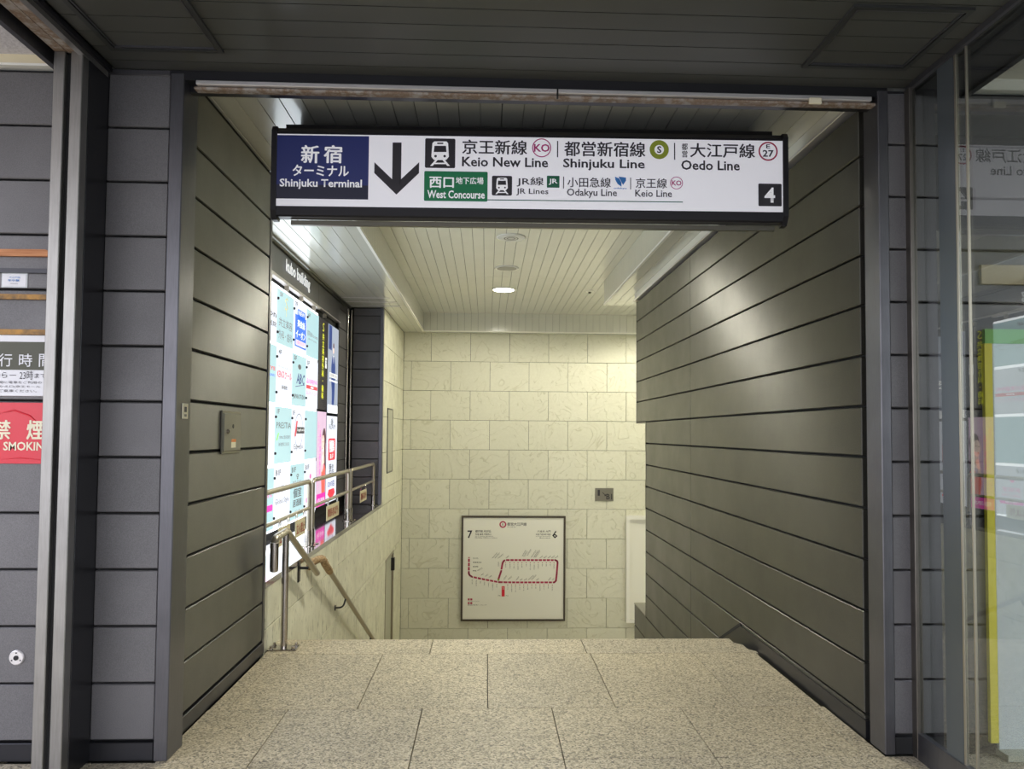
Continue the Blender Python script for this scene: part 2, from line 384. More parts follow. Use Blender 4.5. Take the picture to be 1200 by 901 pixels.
# facade walls
def panels(parent, ax, f, a0, a1, zs, m=None, th=.035, side=1, gap=.009, ch=.004, splits=(), joint='panel'):
    """horizontal metal panels; ax 'y': on a plane Y=f facing -Y; ax 'x': on a plane X=f, the panel sits on SIDE of it"""
    m = m or M['panel']
    for z0, z1 in zip(zs, zs[1:]):
        e = [a0]+list(splits)+[a1]
        for s0, s1 in zip(e, e[1:]):
            g = .0008
            if ax == 'y': box(joint, s0+(g if s0 != a0 else 0), s1-(g if s1 != a1 else 0), f, f+th, z0+gap/2, z1-gap/2, m, parent, ch)
            else: box(joint, f, f+side*th, s0+(g if s0 != a0 else 0), s1-(g if s1 != a1 else 0), z0+gap/2, z1-gap/2, m, parent, ch)
wfl = structure(box('wall_front_left', -4.0, -1.505, YF+.03, 3.84, 0, 3.2, M['gap']))
panels(wfl, 'y', YF, -1.79, -1.505, zl); panels(wfl, 'y', YF, -4.0, -1.935, zl)
structure(box('baseboard_front_left', -4.0, -1.505, YF-.004, YF+.03, 0, .082, M['bronze'], None, .003))
wfr = structure(box('wall_front_right', 1.94, 4.0, YF+.03, 3.84, 0, 3.2, M['gap']))
panels(wfr, 'y', YF, 1.94, 2.035, zl); panels(wfr, 'y', YF, 2.05, 4.0, zl)
structure(box('baseboard_front_right', 1.94, 4.0, YF-.002, YF+.03, 0, .078, M['gap'], None, .003))
# upright trims of the opening
structure(box('trim_1', -1.502, -1.438, YF-.012, 3.785, 0, 3.185, M['trim'], None, .004))
structure(box('trim_2', 1.888, 1.938, YF-.012, 3.755, 0, 3.185, M['trim'], None, .004))
structure(box('trim_3', -1.60, -1.512, 3.78, 3.86, 0, 3.25, M['gap'])); structure(box('trim_4', 1.925, 2.0, 3.75, 3.83, 0, 3.25, M['gap']))
# lintel: dark band, pale rail, rusty channel
lin = structure(box('trim_5', -1.505, 1.94, YF-.004, 3.72, 3.155, 3.30, M['bronze']))
structure(box('trim_13', -1.80, -1.505, YF-.006, 3.72, 3.172, 3.2, M['trim'], None, .003))
box('rail', -1.385, 1.86, YF-.012, YF+.012, 3.132, 3.153, M['alu'], lin, .003)
box('channel', -1.40, 1.89, YF+.008, YF+.055, 3.118, 3.131, M['rust'], lin, .003)
box('rail_joint', .32, .328, YF-.014, YF-.004, 3.105, 3.152, M['gap'], lin)
box('inner_edge', -1.44, 1.89, YF+.058, YF+.1, 3.122, 3.30, M['bronze'], lin, .002)
tag(box('cable_clip', 1.545, 1.605, YF-.028, YF-.012, 3.105, 3.135, M['creamprint'], None, .003), 'small cream plastic clip fixed on the pale lintel rail', 'clip')

# canopy ceiling outside
cc = structure(box('ceiling_canopy', -1.77, 2.03, -1.2, 3.62, 3.22, 3.40, M['gap']))
yj = [3.618]+[3.527-.127*k for k in range(37)]
for y1, y0 in zip(yj, yj[1:]):
    box('ceiling_plank', -1.768, 2.025, y0+.003, y1-.003, 3.20, 3.222, M['plank_d'], cc)
def hatch(x0, x1, y0, y1, label):
    h = thing('access_hatch', label, 'hatch', ((x0+x1)/2, (y0+y1)/2, 3.20), 'hatches in the dark canopy ceiling')
    w_ = .022
    bm = bmesh.new()
    for (a, b_, c, d, zz) in ((x0, x1, y0, y0+w_, .012), (x0, x1, y1-w_, y1, .012), (x0, x0+w_, y0+w_, y1-w_, .012), (x1-w_, x1, y0+w_, y1-w_, .012)):
        bbox(bm, a-(x0+x1)/2, b_-(x0+x1)/2, c-(y0+y1)/2, d-(y0+y1)/2, -zz, 0)
    mesh('hatch_frame', bm, M['plank_e'], h, False, h.location)
    bm = bmesh.new(); v_ = .006; o_ = w_+.004
    X0, X1, Y0, Y1 = x0+o_-(x0+x1)/2, x1-o_-(x0+x1)/2, y0+o_-(y0+y1)/2, y1-o_-(y0+y1)/2
    for q in ((X0, X1, Y0, Y0+v_), (X0, X1, Y1-v_, Y1), (X0, X0+v_, Y0+v_, Y1-v_), (X1-v_, X1, Y0+v_, Y1-v_)): bbox(bm, *q, -.008, 0)
    mesh('inner_edge', bm, M['trim'], h, False, h.location)
hatch(-1.685, -1.19, 2.92, 3.42, 'square dark access hatch frame in canopy ceiling above the stainless door posts')
hatch(1.43, 1.92, 2.905, 3.415, 'square dark access hatch frame in canopy ceiling beside the glass partition')
# pale soffits over the zones either side
sf = structure(box('ceiling_side_left', -4.0, -1.975, -1.2, 3.60, 3.25, 3.31, M['stucco']))
box('cream_edge', -4.0, -1.94, 3.60, 3.65, 3.208, 3.25, M['cream'], sf); box('white_bead', -4.0, -1.94, 3.595, 3.65, 3.196, 3.207, M['cwhite'], sf)
sf = structure(box('ceiling_side_right', 2.33, 4.0, -1.2, 3.60, 3.25, 3.31, M['cream2']))
box('white_bead', 2.33, 4.0, 3.595, 3.65, 3.196, 3.25, M['cwhite'], sf)
# header beams over the partitions (left rusty, right dark)
hb = structure(box('trim_6', -1.95, -1.76, -1.2, 3.60, 3.20, 3.40, M['housing']))
box('rusty_soffit', -1.915, -1.865, -1.2, 3.40, 3.165, 3.20, M['rust'], hb); box('rusty_soffit', -1.862, -1.815, -1.2, 3.40, 3.165, 3.20, M['rust'], hb)
box('steel_edge', -1.813, -1.785, -1.2, 3.60, 3.152, 3.18, M['steel_v'], hb); box('dark_edge', -1.785, -1.768, -1.2, 3.60, 3.175, 3.22, M['housing'], hb)
box('bronze_edge', -1.975, -1.95, -1.2, 3.60, 3.13, 3.40, M['trim'], hb)
hb = structure(box('trim_7', 2.05, 2.31, -1.2, 3.60, 3.16, 3.40, M['housing']))
box('bronze_edge', 2.02, 2.05, -1.2, 3.60, 3.175, 3.25, M['trim'], hb); box('bronze_edge', 2.295, 2.325, -1.2, 3.60, 3.15, 3.40, M['bronze'], hb)

# left wall, dark panels up to the alcove
wl = structure(box('wall_left', -1.80, XL-.02, 3.84, 5.33, -.3, 3.34, M['gap']))
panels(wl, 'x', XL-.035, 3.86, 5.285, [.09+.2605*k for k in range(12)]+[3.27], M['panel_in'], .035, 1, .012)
structure(box('baseboard_left', XL-.03, XL+.006, 3.84, 5.31, 0, .082, M['bronze'], None, .003))
structure(box('trim_8', XL-.03, XL+.004, 5.287, 5.335, .0, 3.29, M['trim'], None, .003))

# left stone wall below the sill, and behind the alcove
ws = structure(box('wall_stair_left', -2.2, XL-.03, 5.335, 14.0, ZLOW, .42, M['grout']))
sz = [2.786-.5273*k for k in range(-1, 12)]; sz[0] = ZC
def stonewall(parent, ax, f, edges_for, zs, m, g=.0065, side=-1):
    for r, (z1, z0) in enumerate(zip(zs, zs[1:])):
        for a, b_ in edges_for(r, z0, z1):
            dz = random.uniform(0, .0025)
            if ax == 'y': box('stone_slab', a+g/2, b_-g/2, f+dz, f+.03+dz, z0+g/2, z1-g/2, m, parent, .0015)
            else: box('stone_slab', f-.03-dz, f-dz, a+g/2, b_-g/2, z0+g/2, z1-g/2, m, parent, .0015)
def eL(r, z0, z1):
    e = [5.335, 5.56+(0 if r % 2 else 1.0)]
    while e[-1]+2.1 < 13.8: e.append(e[-1]+2.1)
    return list(zip(e, e[1:]+[13.8]))
zz = [.432]+[q for q in sz if q < .4]; zz = zz+[ZLOW]
door = (11.70, 12.62, -.44)       # service door opening
def clip(es, z0, z1):
    out = []
    for a, b_ in es:
        if z0 < door[2]-.01 and b_ > door[0] and a < door[1]:
            if a < door[0]: out.append((a, door[0]))
            if b_ > door[1]: out.append((door[1], b_))
        else: out.append((a, b_))
    return out
zz2 = sorted(set([round(q, 4) for q in zz]+[door[2]]), reverse=True)
zz2 = [q for k, q in enumerate(zz2) if not (k and zz2[k-1]-q < .05)]
stonewall(ws, 'x', XL, lambda r, a, b_: clip(eL(r, a, b_), a, b_), zz2, M['stone_v'])
wu = structure(box('wall_stair_left_upper', -2.2, XL-.03, 11.13, 14.0, .42, 3.34, M['grout']))
stonewall(wu, 'x', XL, lambda r, a, b_: [(11.13, 12.45), (12.45, 13.8)] if r % 2 else [(11.13, 11.9), (11.9, 13.8)], [ZC]+[q for q in sz if .5 < q < 3]+[.432], M['stone_v'])
# alcove
sl = structure(box('trim_9', -2.10, XL+.004, 5.335, 11.13, .430, .474, M['sill'], None, .003)); sl['label'] = 'mirror-like metal window sill'
wa = structure(box('wall_alcove', -2.2, -2.06, 5.335, 11.13, .42, 3.34, M['gap']))
panels(wa, 'x', -2.035, 10.42, 11.08, zl[2:]+[3.29], M['panel'], .03, 1)
we = structure(box('wall_alcove_end', -2.06, XL-.002, 11.11, 11.16, .42, 3.31, M['gap']))
panels(we, 'y', 11.09, -1.93, -1.545, [.474]+zl[2:]+[3.29], M['panel'], .03)
structure(box('trim_10', -1.545, XL+.003, 11.07, 11.15, .474, 3.295, M['trim'], None, .003))
structure(box('wall_alcove_near', -2.06, -1.79, 5.25, 5.333, .42, 3.31, M['panel']))
for k, (xx, yy) in enumerate(((-1.955, 11.06), (-1.99, 10.90))):
    pass

# right wall
wr = structure(link('wall_right', None, None, (XR, 3.83, 0)))
def wrbox(y0, y1, z0, z1):
    box('backing', XR+.03, XR+.16, y0, y1, z0, z1, M['gap'], wr)
wrbox(3.83, 9.12, ZLOW, 3.22); wrbox(9.12, 9.70, 1.652, 3.22); wrbox(9.12, 9.82, ZLOW, -.662)
def rpan(y0, y1, zs, splits=()):
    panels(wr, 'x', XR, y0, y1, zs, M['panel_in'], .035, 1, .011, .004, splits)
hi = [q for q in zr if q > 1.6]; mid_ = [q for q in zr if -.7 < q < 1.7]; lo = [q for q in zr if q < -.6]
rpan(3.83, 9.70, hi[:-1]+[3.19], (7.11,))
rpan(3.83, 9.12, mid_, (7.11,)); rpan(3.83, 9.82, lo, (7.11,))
box('edge_cap', XR-.002, XR+.16, 9.12, 9.125, -.645, 1.65, M['bronze'], wr); box('edge_cap', XR-.002, XR+.165, 9.70, 9.71, 1.64, 3.20, M['bronze'], wr)
box('ledge_cap', XR-.002, XR+.165, 9.125, 9.83, -.66, -.645, M['boxpaint'], wr); box('soffit_cap', XR-.002, XR+.165, 9.125, 9.71, 1.638, 1.654, M['boxpaint'], wr)
bm = bmesh.new(); prism(bm, [(3.80, 0), (5.35, 0), (5.72, -.17), (11.2, -2.83), (11.2, -2.51), (5.70, .082), (5.68, .088), (3.80, .088)], 'x', XR-.010, XR+.02)
structure(mesh('baseboard_right', bm, M['bronze']))
bm = bmesh.new(); prism(bm, [(5.68, .088), (5.70, .082), (11.2, -2.51), (11.2, -2.49), (5.705, .104), (5.68, .104)], 'x', XR-.012, XR+.0); structure(mesh('baseboard_joint', bm, M['gap']))
structure(box('trim_11', XR-.035, XR+.2, 3.72, 9.72, 3.205, 3.225, M['alu'], None, .003)); structure(box('trim_12', XR-.02, XR+.2, 3.72, 9.72, 3.225, 3.30, M['cwhite']))
# hall beyond: outer walls
structure(box('wall_hall_near', XR+.16, 4.75, 9.60, 9.70, ZLOW, 3.70, M['stone'])); structure(box('wall_hall_right', 4.6, 4.75, 9.70, 14.0, ZLOW, 3.70, M['stone']))
# back wall
wb = structure(box('wall_back', -1.6, 4.75, 13.83, 14.0, ZLOW, 3.70, M['grout']))
def eB(r, z0, z1):
    x = -1.50; st_ = -1.01 if r % 2 == 0 else -1.362
    e = [-1.50, st_]
    while e[-1]+.705 < 4.6: e.append(e[-1]+.705)
    return list(zip(e, e[1:]+[4.6]))
stonewall(wb, 'y', 13.80, eB, [ZC+.02]+sz[1:]+[ZLOW], M['stone'])

# ceiling inside
ci = structure(box('ceiling', -2.3, 4.75, 3.72, 14.0, 3.66, 3.85, M['gap']))
px_ = [.069+.1208*k for k in range(-18, 40)]
def planks(x0, x1, y0, y1, z, ysplit=()):
    e = [x0]+[q for q in px_ if x0+.02 < q < x1-.02]+[x1]
    ys = [y0]+list(ysplit)+[y1]
    for a, b_ in zip(e, e[1:]):
        for c, d in zip(ys, ys[1:]):
            box('ceiling_plank', a+.0018, b_-.0018, c+(.003 if c != y0 else 0), d-(.003 if d != y1 else 0), z, z+.02, M['plank'], ci, .0015)
YN = 4.75
planks(-2.06, 2.05, 3.72, YN, ZC)
planks(-2.06, -1.14, YN, 11.13, ZC, (10.27, 10.60, 10.95)); planks(-1.50, -1.14, 11.13, 13.62, ZC)
planks(1.62, 2.05, YN, 10.60, ZC, (10.26,)); planks(-1.50, 4.6, 13.62, 13.83, ZC)
planks(-1.14, 1.62, YN, 13.6, ZR, (10.40,)); planks(1.62, 4.6, 10.62, 13.6, ZR)
yy = [13.62-.1208*k for k in range(74) if 13.62-.1208*k > YN]+[YN]
for y1, y0 in zip(yy, yy[1:]):
    if y1-y0 < .02: continue
    box('fascia_plank', -1.16, -1.14, y0+.0015, y1-.0015, ZC+.018, ZR+.03, M['plank'], ci)
    if y1 < 10.65: box('fascia_plank', 1.62, 1.64, y0+.0015, y1-.0015, ZC+.018, ZR+.03, M['plank'], ci)
for k in range(52):
    a = -1.26+.1208*k
    if a+.12 < 4.6: box('fascia_plank', a+.0015, a+.1193, 13.60, 13.62, ZC+.018, ZR+.03, M['plank'], ci)
box('fascia_end', -1.16, 1.64, YN-.02, YN, ZC+.018, ZR+.03, M['plank'], ci); box('fascia_end', 1.64, 4.6, 10.60, 10.62, ZC+.018, ZR+.03, M['plank'], ci)
box('corner_bead', -1.158, -1.13, YN, 13.62, ZC-.004, ZC+.018, M['cwhite'], ci); box('corner_bead', 1.61, 1.635, YN, 10.60, ZC-.004, ZC+.018, M['cwhite'], ci); box('corner_bead', -1.13, 4.6, 13.595, 13.62, ZC-.004, ZC+.018, M['cwhite'], ci)
for yb, x1 in ((10.27, -1.32), (10.60, -1.24), (10.95, -1.24)): box('white_rail', -1.98, x1, yb-.014, yb+.014, ZC-.006, ZC, M['alu'], ci, .002)
# outer shell above the ceilings, keeps daylight out as the building does
structure(box('wall_upper_front', -4.0, 4.0, 3.64, 3.72, 3.3, 3.85, M['gap']))
structure(box('wall_outer_left', -2.35, -2.2, 3.84, 14.0, ZLOW, 3.85, M['gap'])); structure(box('wall_outer_right', 2.06, 2.2, 3.84, 9.6, ZLOW, 3.85, M['gap']))

# ================================================================== OBJECTS
# ---- hanging direction sign (local frame: u to the right, v up, rotated slightly)
SG = thing('hanging_sign', 'long white station direction sign with navy end panel hanging over the stair entrance', 'sign', (.225, 4.05, 2.63))
SG.rotation_euler = (0, 0, -.020)
LOCALS[SG.name] = Vector()
FS = Plane((0, 0, .046), (1, 0, 0), (0, 0, 1), (0, -1, 0))      # local to the sign's own origin
W2 = 1.3555
def slocal(name, bm, m):
    me = bpy.data.meshes.new(name); bmesh.ops.recalc_face_normals(bm, faces=bm.faces[:]); bm.to_mesh(me); bm.free(); me.materials.append(m)
    o = bpy.data.objects.new(name, me); COL.objects.link(o); o.parent = SG; WL[o.name] = Vector(); return o
bm = bmesh.new(); prism(bm, [(.002, .022), (.002, .47), (.02, .495), (.08, .495), (.09, .47), (.09, .04), (.07, .014), (.01, .014)], 'x', -W2, W2); slocal('housing', bm, M['housing'])
bm = bmesh.new(); prism(bm, [(0, .074), (0, .4565), (.03, .4565), (.03, .044), (.012, .044)], 'x', -W2+.001, W2-.001)
bmesh.ops.delete(bm, geom=[], context='VERTS') if False else None
slocal('sign_face', bm, M['white'])
for s in (-1, 1):
    bm = bmesh.new(); prism(bm, [(-.006, .045), (-.006, .475), (.01, .50), (.09, .50), (.10, .475), (.10, .04), (.07, 0), (.025, 0)], 'x', s*W2, s*(W2+.028)); slocal('end_cap', bm, M['housing'])
bm = bmesh.new(); prism(bm, [(.075, .013), (.075, -.012), (.10, -.012), (.10, .013)], 'x', -W2+.06, W2-.02); slocal('bottom_trim', bm, M['bronze_l'])
bm = bmesh.new(); bbox(bm, -W2, W2, .16, .62, .42, .572); bbox(bm, -W2, W2, .46, .62, .572, .668); slocal('mount_shade_box', bm, M['housing'])  # mount behind the sign, upper block shaped to keep the ceiling there dark
def sx(px): return (px-324.7)/592.3*2.711-1.3555
def sy(px, py):
    t0 = 156.5+(px-324.7)*.0127; t1 = 246+(px-324.7)*.0136
    return .4565-(py-t0)/(t1-t0)*.4105-.046
FS = Plane((0, 0, .046), (1, 0, 0), (0, 0, 1), (0, -1, 0))
def sbox(x0, y0, x1, y1): return sx(x0), sy((x0+x1)/2, y1), sx(x1), sy((x0+x1)/2, y0)
def stext(s, x0, y0, x1, y1, m='signblack', bold=.02, h=.0015, **k):
    a = sbox(x0, y0, x1, y1); return text(s, FS, *a, M[m] if isinstance(m, str) else m, SG, bold, h, **k)
def srect(x0, y0, x1, y1, m, r=0, h=.0008, name='printed_field'):
    return shape(name, FS, [rrect(*sbox(x0, y0, x1, y1), r)], M[m], SG, 0, h)
srect(324.9, 158.7, 431.3, 233.3, 'navy'); srect(324.9, 216.8, 431.3, 233.3, 'navy_dk', 0, .0010)
stext('新', 352.7, 170, 374, 191.4, 'white_b', .03); stext('宿', 379, 170, 400.7, 191.4, 'white_b', .03)
stext('ターミナル', 343.3, 193.3, 408.7, 206.7, 'white_b', .035); stext('Shinjuku Terminal', 328.7, 209.9, 423.9, 222.2, 'white_b', .03)
def spt(x, y): return sx(x), sy(x, y)
shape('arrow', FS, [[spt(*p) for p in q] for q in ([(458.8, 166.7), (469.2, 166.7), (469.2, 216), (458.8, 216)], [(438, 190), (464, 215), (464, 228.2), (438, 202.8)], [(464, 215), (490, 190), (490, 202.8), (464, 228.2)])], M['signblack'], SG, 0, .0012)
def train(x0, y0, x1, y1):
    srect(x0, y0, x1, y1, 'signblack', .008, .0010, 'pictogram_field')
    def q(a, b_): return spt(x0+(x1-x0)*a, y0+(y1-y0)*b_)
    body = [q(.24, .16), q(.30, .10), q(.70, .10), q(.76, .16), q(.79, .62), q(.70, .73), q(.30, .73), q(.21, .62)]
    legs = [[q(.34, .73), q(.42, .73), q(.26, .93), q(.17, .93)], [q(.58, .73), q(.66, .73), q(.83, .93), q(.74, .93)], [q(.30, .82), q(.70, .82), q(.72, .87), q(.28, .87)]]
    shape('pictogram', FS, [body]+legs, M['white_b'], SG, 0, .0014)
    w_ = [[q(.31, .25), q(.69, .25), q(.71, .46), q(.29, .46)], [q(.40, .14), q(.60, .14), q(.60, .19), q(.40, .19)]]
    for cxx in (.35, .65): w_.append([q(cxx+.045*math.cos(a*PI/4), .60+.045*math.sin(a*PI/4)) for a in range(8)])
    shape('pictogram_detail', FS, w_, M['signblack'], SG, 0, .0018)
train(496.7, 161.9, 531.9, 196.8); train(575, 206, 598.5, 229.3)
U = 2.711/592.3
def sring(x, y, R, r, m, h=.0012):
    a, b_ = spt(x, y); shape('line_symbol', FS, ring(a, b_, R*U, r*U), M[m], SG, 0, h)
stext('京王新線', 539.9, 163.5, 615.9, 180.7); stext('Keio New Line', 539.9, 184, 640.5, 195.5)
sring(632.8, 172.8, 11.2, 10.0, 'magenta'); stext('KO', 623.8, 168.2, 642.2, 177.6, 'magenta', .03)
def sbar(x, y0, y1, w_=1.3): srect(x-w_/2, y0, x+w_/2, y1, 'signblack', 0, .0012, 'divider_bar')
sbar(651.5, 164.5, 184)
stext('都営新宿線', 659.2, 165.3, 754.7, 183.2); stext('Shinjuku Line', 658, 185.9, 753.9, 200)
sring(770.9, 174.7, 11.3, 5.6, 'olive'); stext('S', 768.3, 170.6, 773.6, 178.8, 'signblack', .06)
sbar(789, 166.7, 186.7)
stext('都\n営', 797.3, 167.2, 804.5, 184, line=1.0); stext('大江戸線', 807.2, 167.2, 884, 184.4); stext('Oedo Line', 796.8, 187.5, 865.9, 199.2)
sring(899.5, 176.5, 11.4, 9.6, 'crimson'); stext('E', 897.2, 168.2, 901.8, 173, 'signblack', .02); stext('27', 893, 175, 906, 183.2, 'signblack', .05)
srect(496.1, 200.8, 570, 236, 'green', .007, .0010)
stext('西口', 502, 207.2, 530.8, 220.5, 'white_b', .03); stext('地下広場', 532.9, 207.7, 565.2, 216, 'white_b', .02); stext('West Concourse', 499.9, 223.2, 566.8, 232.8, 'white_b', .025)
stext('JR線', 603.9, 207.5, 635.5, 218.9, bold=.012); stext('JR Lines', 603.5, 221, 641, 229.5, bold=.012)
srect(639.2, 205.9, 653.9, 220, 'jrgreen', .003, .0010); stext('JR', 641.3, 209.5, 651.8, 216.7, 'white_b', .05)
sbar(658.7, 207, 221, 1); stext('小田急線', 663.2, 208, 714.1, 219.7, bold=.012); stext('Odakyu Line', 662.7, 221.3, 721.3, 232.5, bold=.012)
shape('line_symbol', FS, [[spt(*p) for p in q] for q in ([(718.8, 206.9), (724, 209.2), (726.5, 214), (726.6, 218.8), (722, 215.5), (719.5, 211)], [(723, 206.8), (731.8, 208), (732, 211.5), (728.5, 216.8), (727.8, 212.5)])], M['blue'], SG, 0, .0012)
stext('odakyu', 717.5, 219.8, 732.6, 222, 'blue', .03)
sbar(737.3, 208, 222, 1); stext('京王線', 743.2, 208.8, 780, 220.7, bold=.012); stext('Keio Line', 742.7, 222.7, 785.9, 231, bold=.012)
sring(791.2, 214.4, 7.5, 6.7, 'magenta'); stext('KO', 785.6, 211.4, 797, 217.5, 'magenta', .02)
shape('underline', FS, stroke([spt(570, 234.4), spt(798.7, 237.1)], .005), M['jrgreen'], SG, 0, .0012)
srect(887.7, 215.2, 915.2, 242.1, 'signblack', .006, .0010); stext('4', 894.8, 219.8, 907.4, 237.8, 'white_b', .05)

# ---- directory lightbox on the alcove wall. plane X=-2.0, u = +Y, v = +Z
FB = Plane((-2.0, 0, 0), (0, 1, 0), (0, 0, 1), (1, 0, 0))
DB = thing('directory_board', 'backlit tenant directory of aqua and white panes filling the alcove wall', 'directory', (-2.03, 7.6, .56))
box('light_box', -2.06, -2.012, 5.50, 9.145, .56, 2.90, L_L, DB)
cols = [5.54, 6.14, 6.74, 7.34, 7.95, 8.54, 9.135]; rows = [.585, 1.175, 1.755, 2.328, 2.885]
pan = {}
ad = bpy.data.lights.new('lamp', 'AREA'); ad.shape = 'RECTANGLE'; ad.size = 3.5; ad.size_y = 2.25; ad.energy = 45; ad.color = (.86, .93, 1)
ao = bpy.data.objects.new('lamp', ad); COL.objects.link(ao); ao.parent = DB; ao.location = (.055, -.25, 1.17); ao.rotation_euler = (0, -PI/2, 0)   # added area light in front of the panes, strengthens the board's spill
for c in range(6):
    for r in range(4):
        aq = (c+r) % 2 == 0 if c != 5 else (c+r) % 2 == 1
        aq = {2: r in (0, 2), 3: r in (1, 3), 4: r in (0, 2), 5: r in (1, 3)}.get(c, (c+r) % 2 == 0)
        z0, z1 = rows[r]+(.020 if r else 0), rows[r+1]-.014
        p = box('tenant_pane', -2.012, -2.0, cols[c]+.003, cols[c+1]-.003, z0, z1, L_A if aq else L_W, DB, .0015)
        if aq: p['label'] = 'aqua pane'
        pan[c, r] = p
        if c >= 1:
            bm = bmesh.new()
            for zq in (z0+.10, z1-.10):
                lathe(bm, [(.013, 0), (.013, .012), (.008, .016)], (-2.0, cols[c]+.002, zq), 'x', 10)
            mesh('pane_clip', bm, M['housing'], DB)
def T(c, r, s, a0, b0, a1, b1, k='k', bold=.02, **kw):
    """text on pane (c, r): fractions of the pane from its lower left corner"""
    p = pan[c, r]; y0, y1 = cols[c], cols[c+1]; z0, z1 = rows[r], rows[r+1]
    return text(s, FB, y0+(y1-y0)*a0, z0+(z1-z0)*b0, y0+(y1-y0)*a1, z0+(z1-z0)*b1, I[k], p, bold, .0012, res=1, **kw)
def PP(c, r, polys, k, h=.0008, name='printed_shape'):
    y0, y1 = cols[c], cols[c+1]; z0, z1 = rows[r], rows[r+1]
    return shape(name, FB, [[(y0+(y1-y0)*a, z0+(z1-z0)*b_) for a, b_ in q] for q in polys], I[k], pan[c, r], 0, h)
T(2, 3, 'on', .55, .44, .95, .52); T(2, 3, '医院', .55, .28, .95, .37)
T(3, 3, '5F', .14, .86, .30, .93, 'g'); T(3, 3, 'S', .44, .66, .62, .90, 'au', .0); T(3, 3, '共立美容', .1, .34, .92, .50, 'g', .0); T(3, 3, '外科・歯科', .1, .12, .92, .28, 'g', .0)
PP(3, 3, stroke([(.53, .66), (.53, .56)], .02), 'au')
T(4, 3, '7F', .1, .87, .28, .95, 'k'); PP(4, 3, [rrect(.12, .12, .94, .72)], 'b'); PP(4, 3, [rrect(.28, .68, .86, .84, .05)], 'b')
T(4, 3, 'NEW', .32, .72, .82, .80, 'w', .03, h=.0014) if False else text('NEW', FB, cols[4]+.2, rows[3]+.41, cols[4]+.47, rows[3]+.455, I['w'], pan[4, 3], .03, .0016, res=1)
def TW(c, r, s, a0, b0, a1, b1, k='w', bold=.03):
    y0, y1 = cols[c], cols[c+1]; z0, z1 = rows[r], rows[r+1]
    return text(s, FB, y0+(y1-y0)*a0, z0+(z1-z0)*b0, y0+(y1-y0)*a1, z0+(z1-z0)*b1, I[k], pan[c, r], bold, .0018, res=1)
TW(4, 3, '英会話', .28, .50, .84, .64); TW(4, 3, 'イーオン', .18, .29, .88, .44); PP(4, 3, [rrect(.18, .15, .90, .25, .03)], 'w', .0014); TW(4, 3, '受付中', .26, .17, .80, .235, 'p')
T(5, 3, '6F', .08, .82, .26, .90, 'k'); T(5, 3, '院Bloom', .06, .44, .92, .55, 'g', .005); T(5, 3, 'BEAUTY CLINIC', .14, .37, .84, .40, 'g', 0)
T(2, 2, 'EYE', .55, .56, .95, .62, 'r'); T(2, 2, 'CLINIC', .55, .46, .95, .50, 'b')
T(3, 2, '4F', .12, .86, .30, .94, 'g'); T(3, 2, 'パソコンスクール', .10, .64, .90, .67, 'k', 0); T(3, 2, 'KENスクール', .06, .46, .94, .60, 'r', .02); T(3, 2, '新宿校', .34, .28, .68, .35, 'k')
T(4, 2, '5F', .08, .86, .28, .94, 'k'); PP(4, 2, [[(.5+.12*math.cos(a)*1.0+dx, .76+.05*math.sin(a)+dy) for a in [k*PI/5 for k in range(10)]] for dx, dy in ((0, 0),)], 'g'); T(4, 2, 'ABC', .28, .44, .86, .64, 'n', .06, shear=.25); PP(4, 2, stroke([(.22, .38), (.5, .41), (.9, .45)], .012), 'n'); T(4, 2, 'JAPAN STUDIO', .08, .14, .96, .25, 'k', .03)
T(5, 2, '5F', .08, .86, .26, .94, 'k'); T(5, 2, '品川美容外科', .06, .50, .94, .60, 'p', .02); PP(5, 2, [rrect(.04, .40, .96, .47)], 'r'); TW(5, 2, '新宿院', .38, .415, .62, .455); T(5, 2, '品川スキンクリニック', .06, .28, .94, .36, 'p', 0)
T(3, 1, '1F', .10, .86, .24, .94, 'g'); T(3, 1, 'PRESTIA', .08, .62, .96, .72, 'k', .0); PP(3, 1, [[(.08, .42), (.14, .42), (.24, .54), (.18, .54)]], 'gr'); T(3, 1, 'SMBC信託銀行', .26, .44, .94, .50, 'g', .0); T(3, 1, '新宿西口支店', .22, .32, .86, .38, 'g', .0)
T(4, 1, '1F', .08, .86, .22, .94, 'k')
y0_, z0_ = cols[4], rows[1]; shape('logo_ring', FB, ring(y0_+.31, z0_+.34, .18, .172, 32, 1.0), I['g'], pan[4, 1], 0, .0008)
PP(4, 1, [[(.22, .48), (.32, .48), (.44, .76), (.34, .76)]], 'r'); PP(4, 1, [rrect(.36, .53, .94, .65)], 'k', .0010); TW(4, 1, 'Segafredo', .39, .555, .92, .63, 'w', .01); T(4, 1, 'Espresso', .20, .22, .88, .34, 'k', .0)
T(2, 0, '美容室', .40, .52, .92, .62, 'p', 0); PP(2, 0, [rrect(.35, .30, .95, .40, .03)], 'm')
T(3, 0, 'B1F', .10, .84, .38, .93, 'k'); PP(3, 0, [rrect(.42, .56, .58, .66)], 'k'); TW(3, 0, '◆', .46, .58, .54, .64, 'w', 0) if False else None; T(3, 0, 'Global Style', .08, .34, .92, .46, 'k', 0)
T(4, 0, 'B1F', .08, .84, .36, .93, 'k'); T(4, 0, '♀', .42, .70, .58, .80, 'k', .01); T(4, 0, 'REGAL', .18, .60, .82, .68, 'k', .0); T(4, 0, '個室', .22, .38, .80, .55, 'k', .02); T(4, 0, '居酒屋', .20, .22, .82, .35, 'k', .02); T(4, 0, 'めしや', .32, .08, .72, .16, 'k')
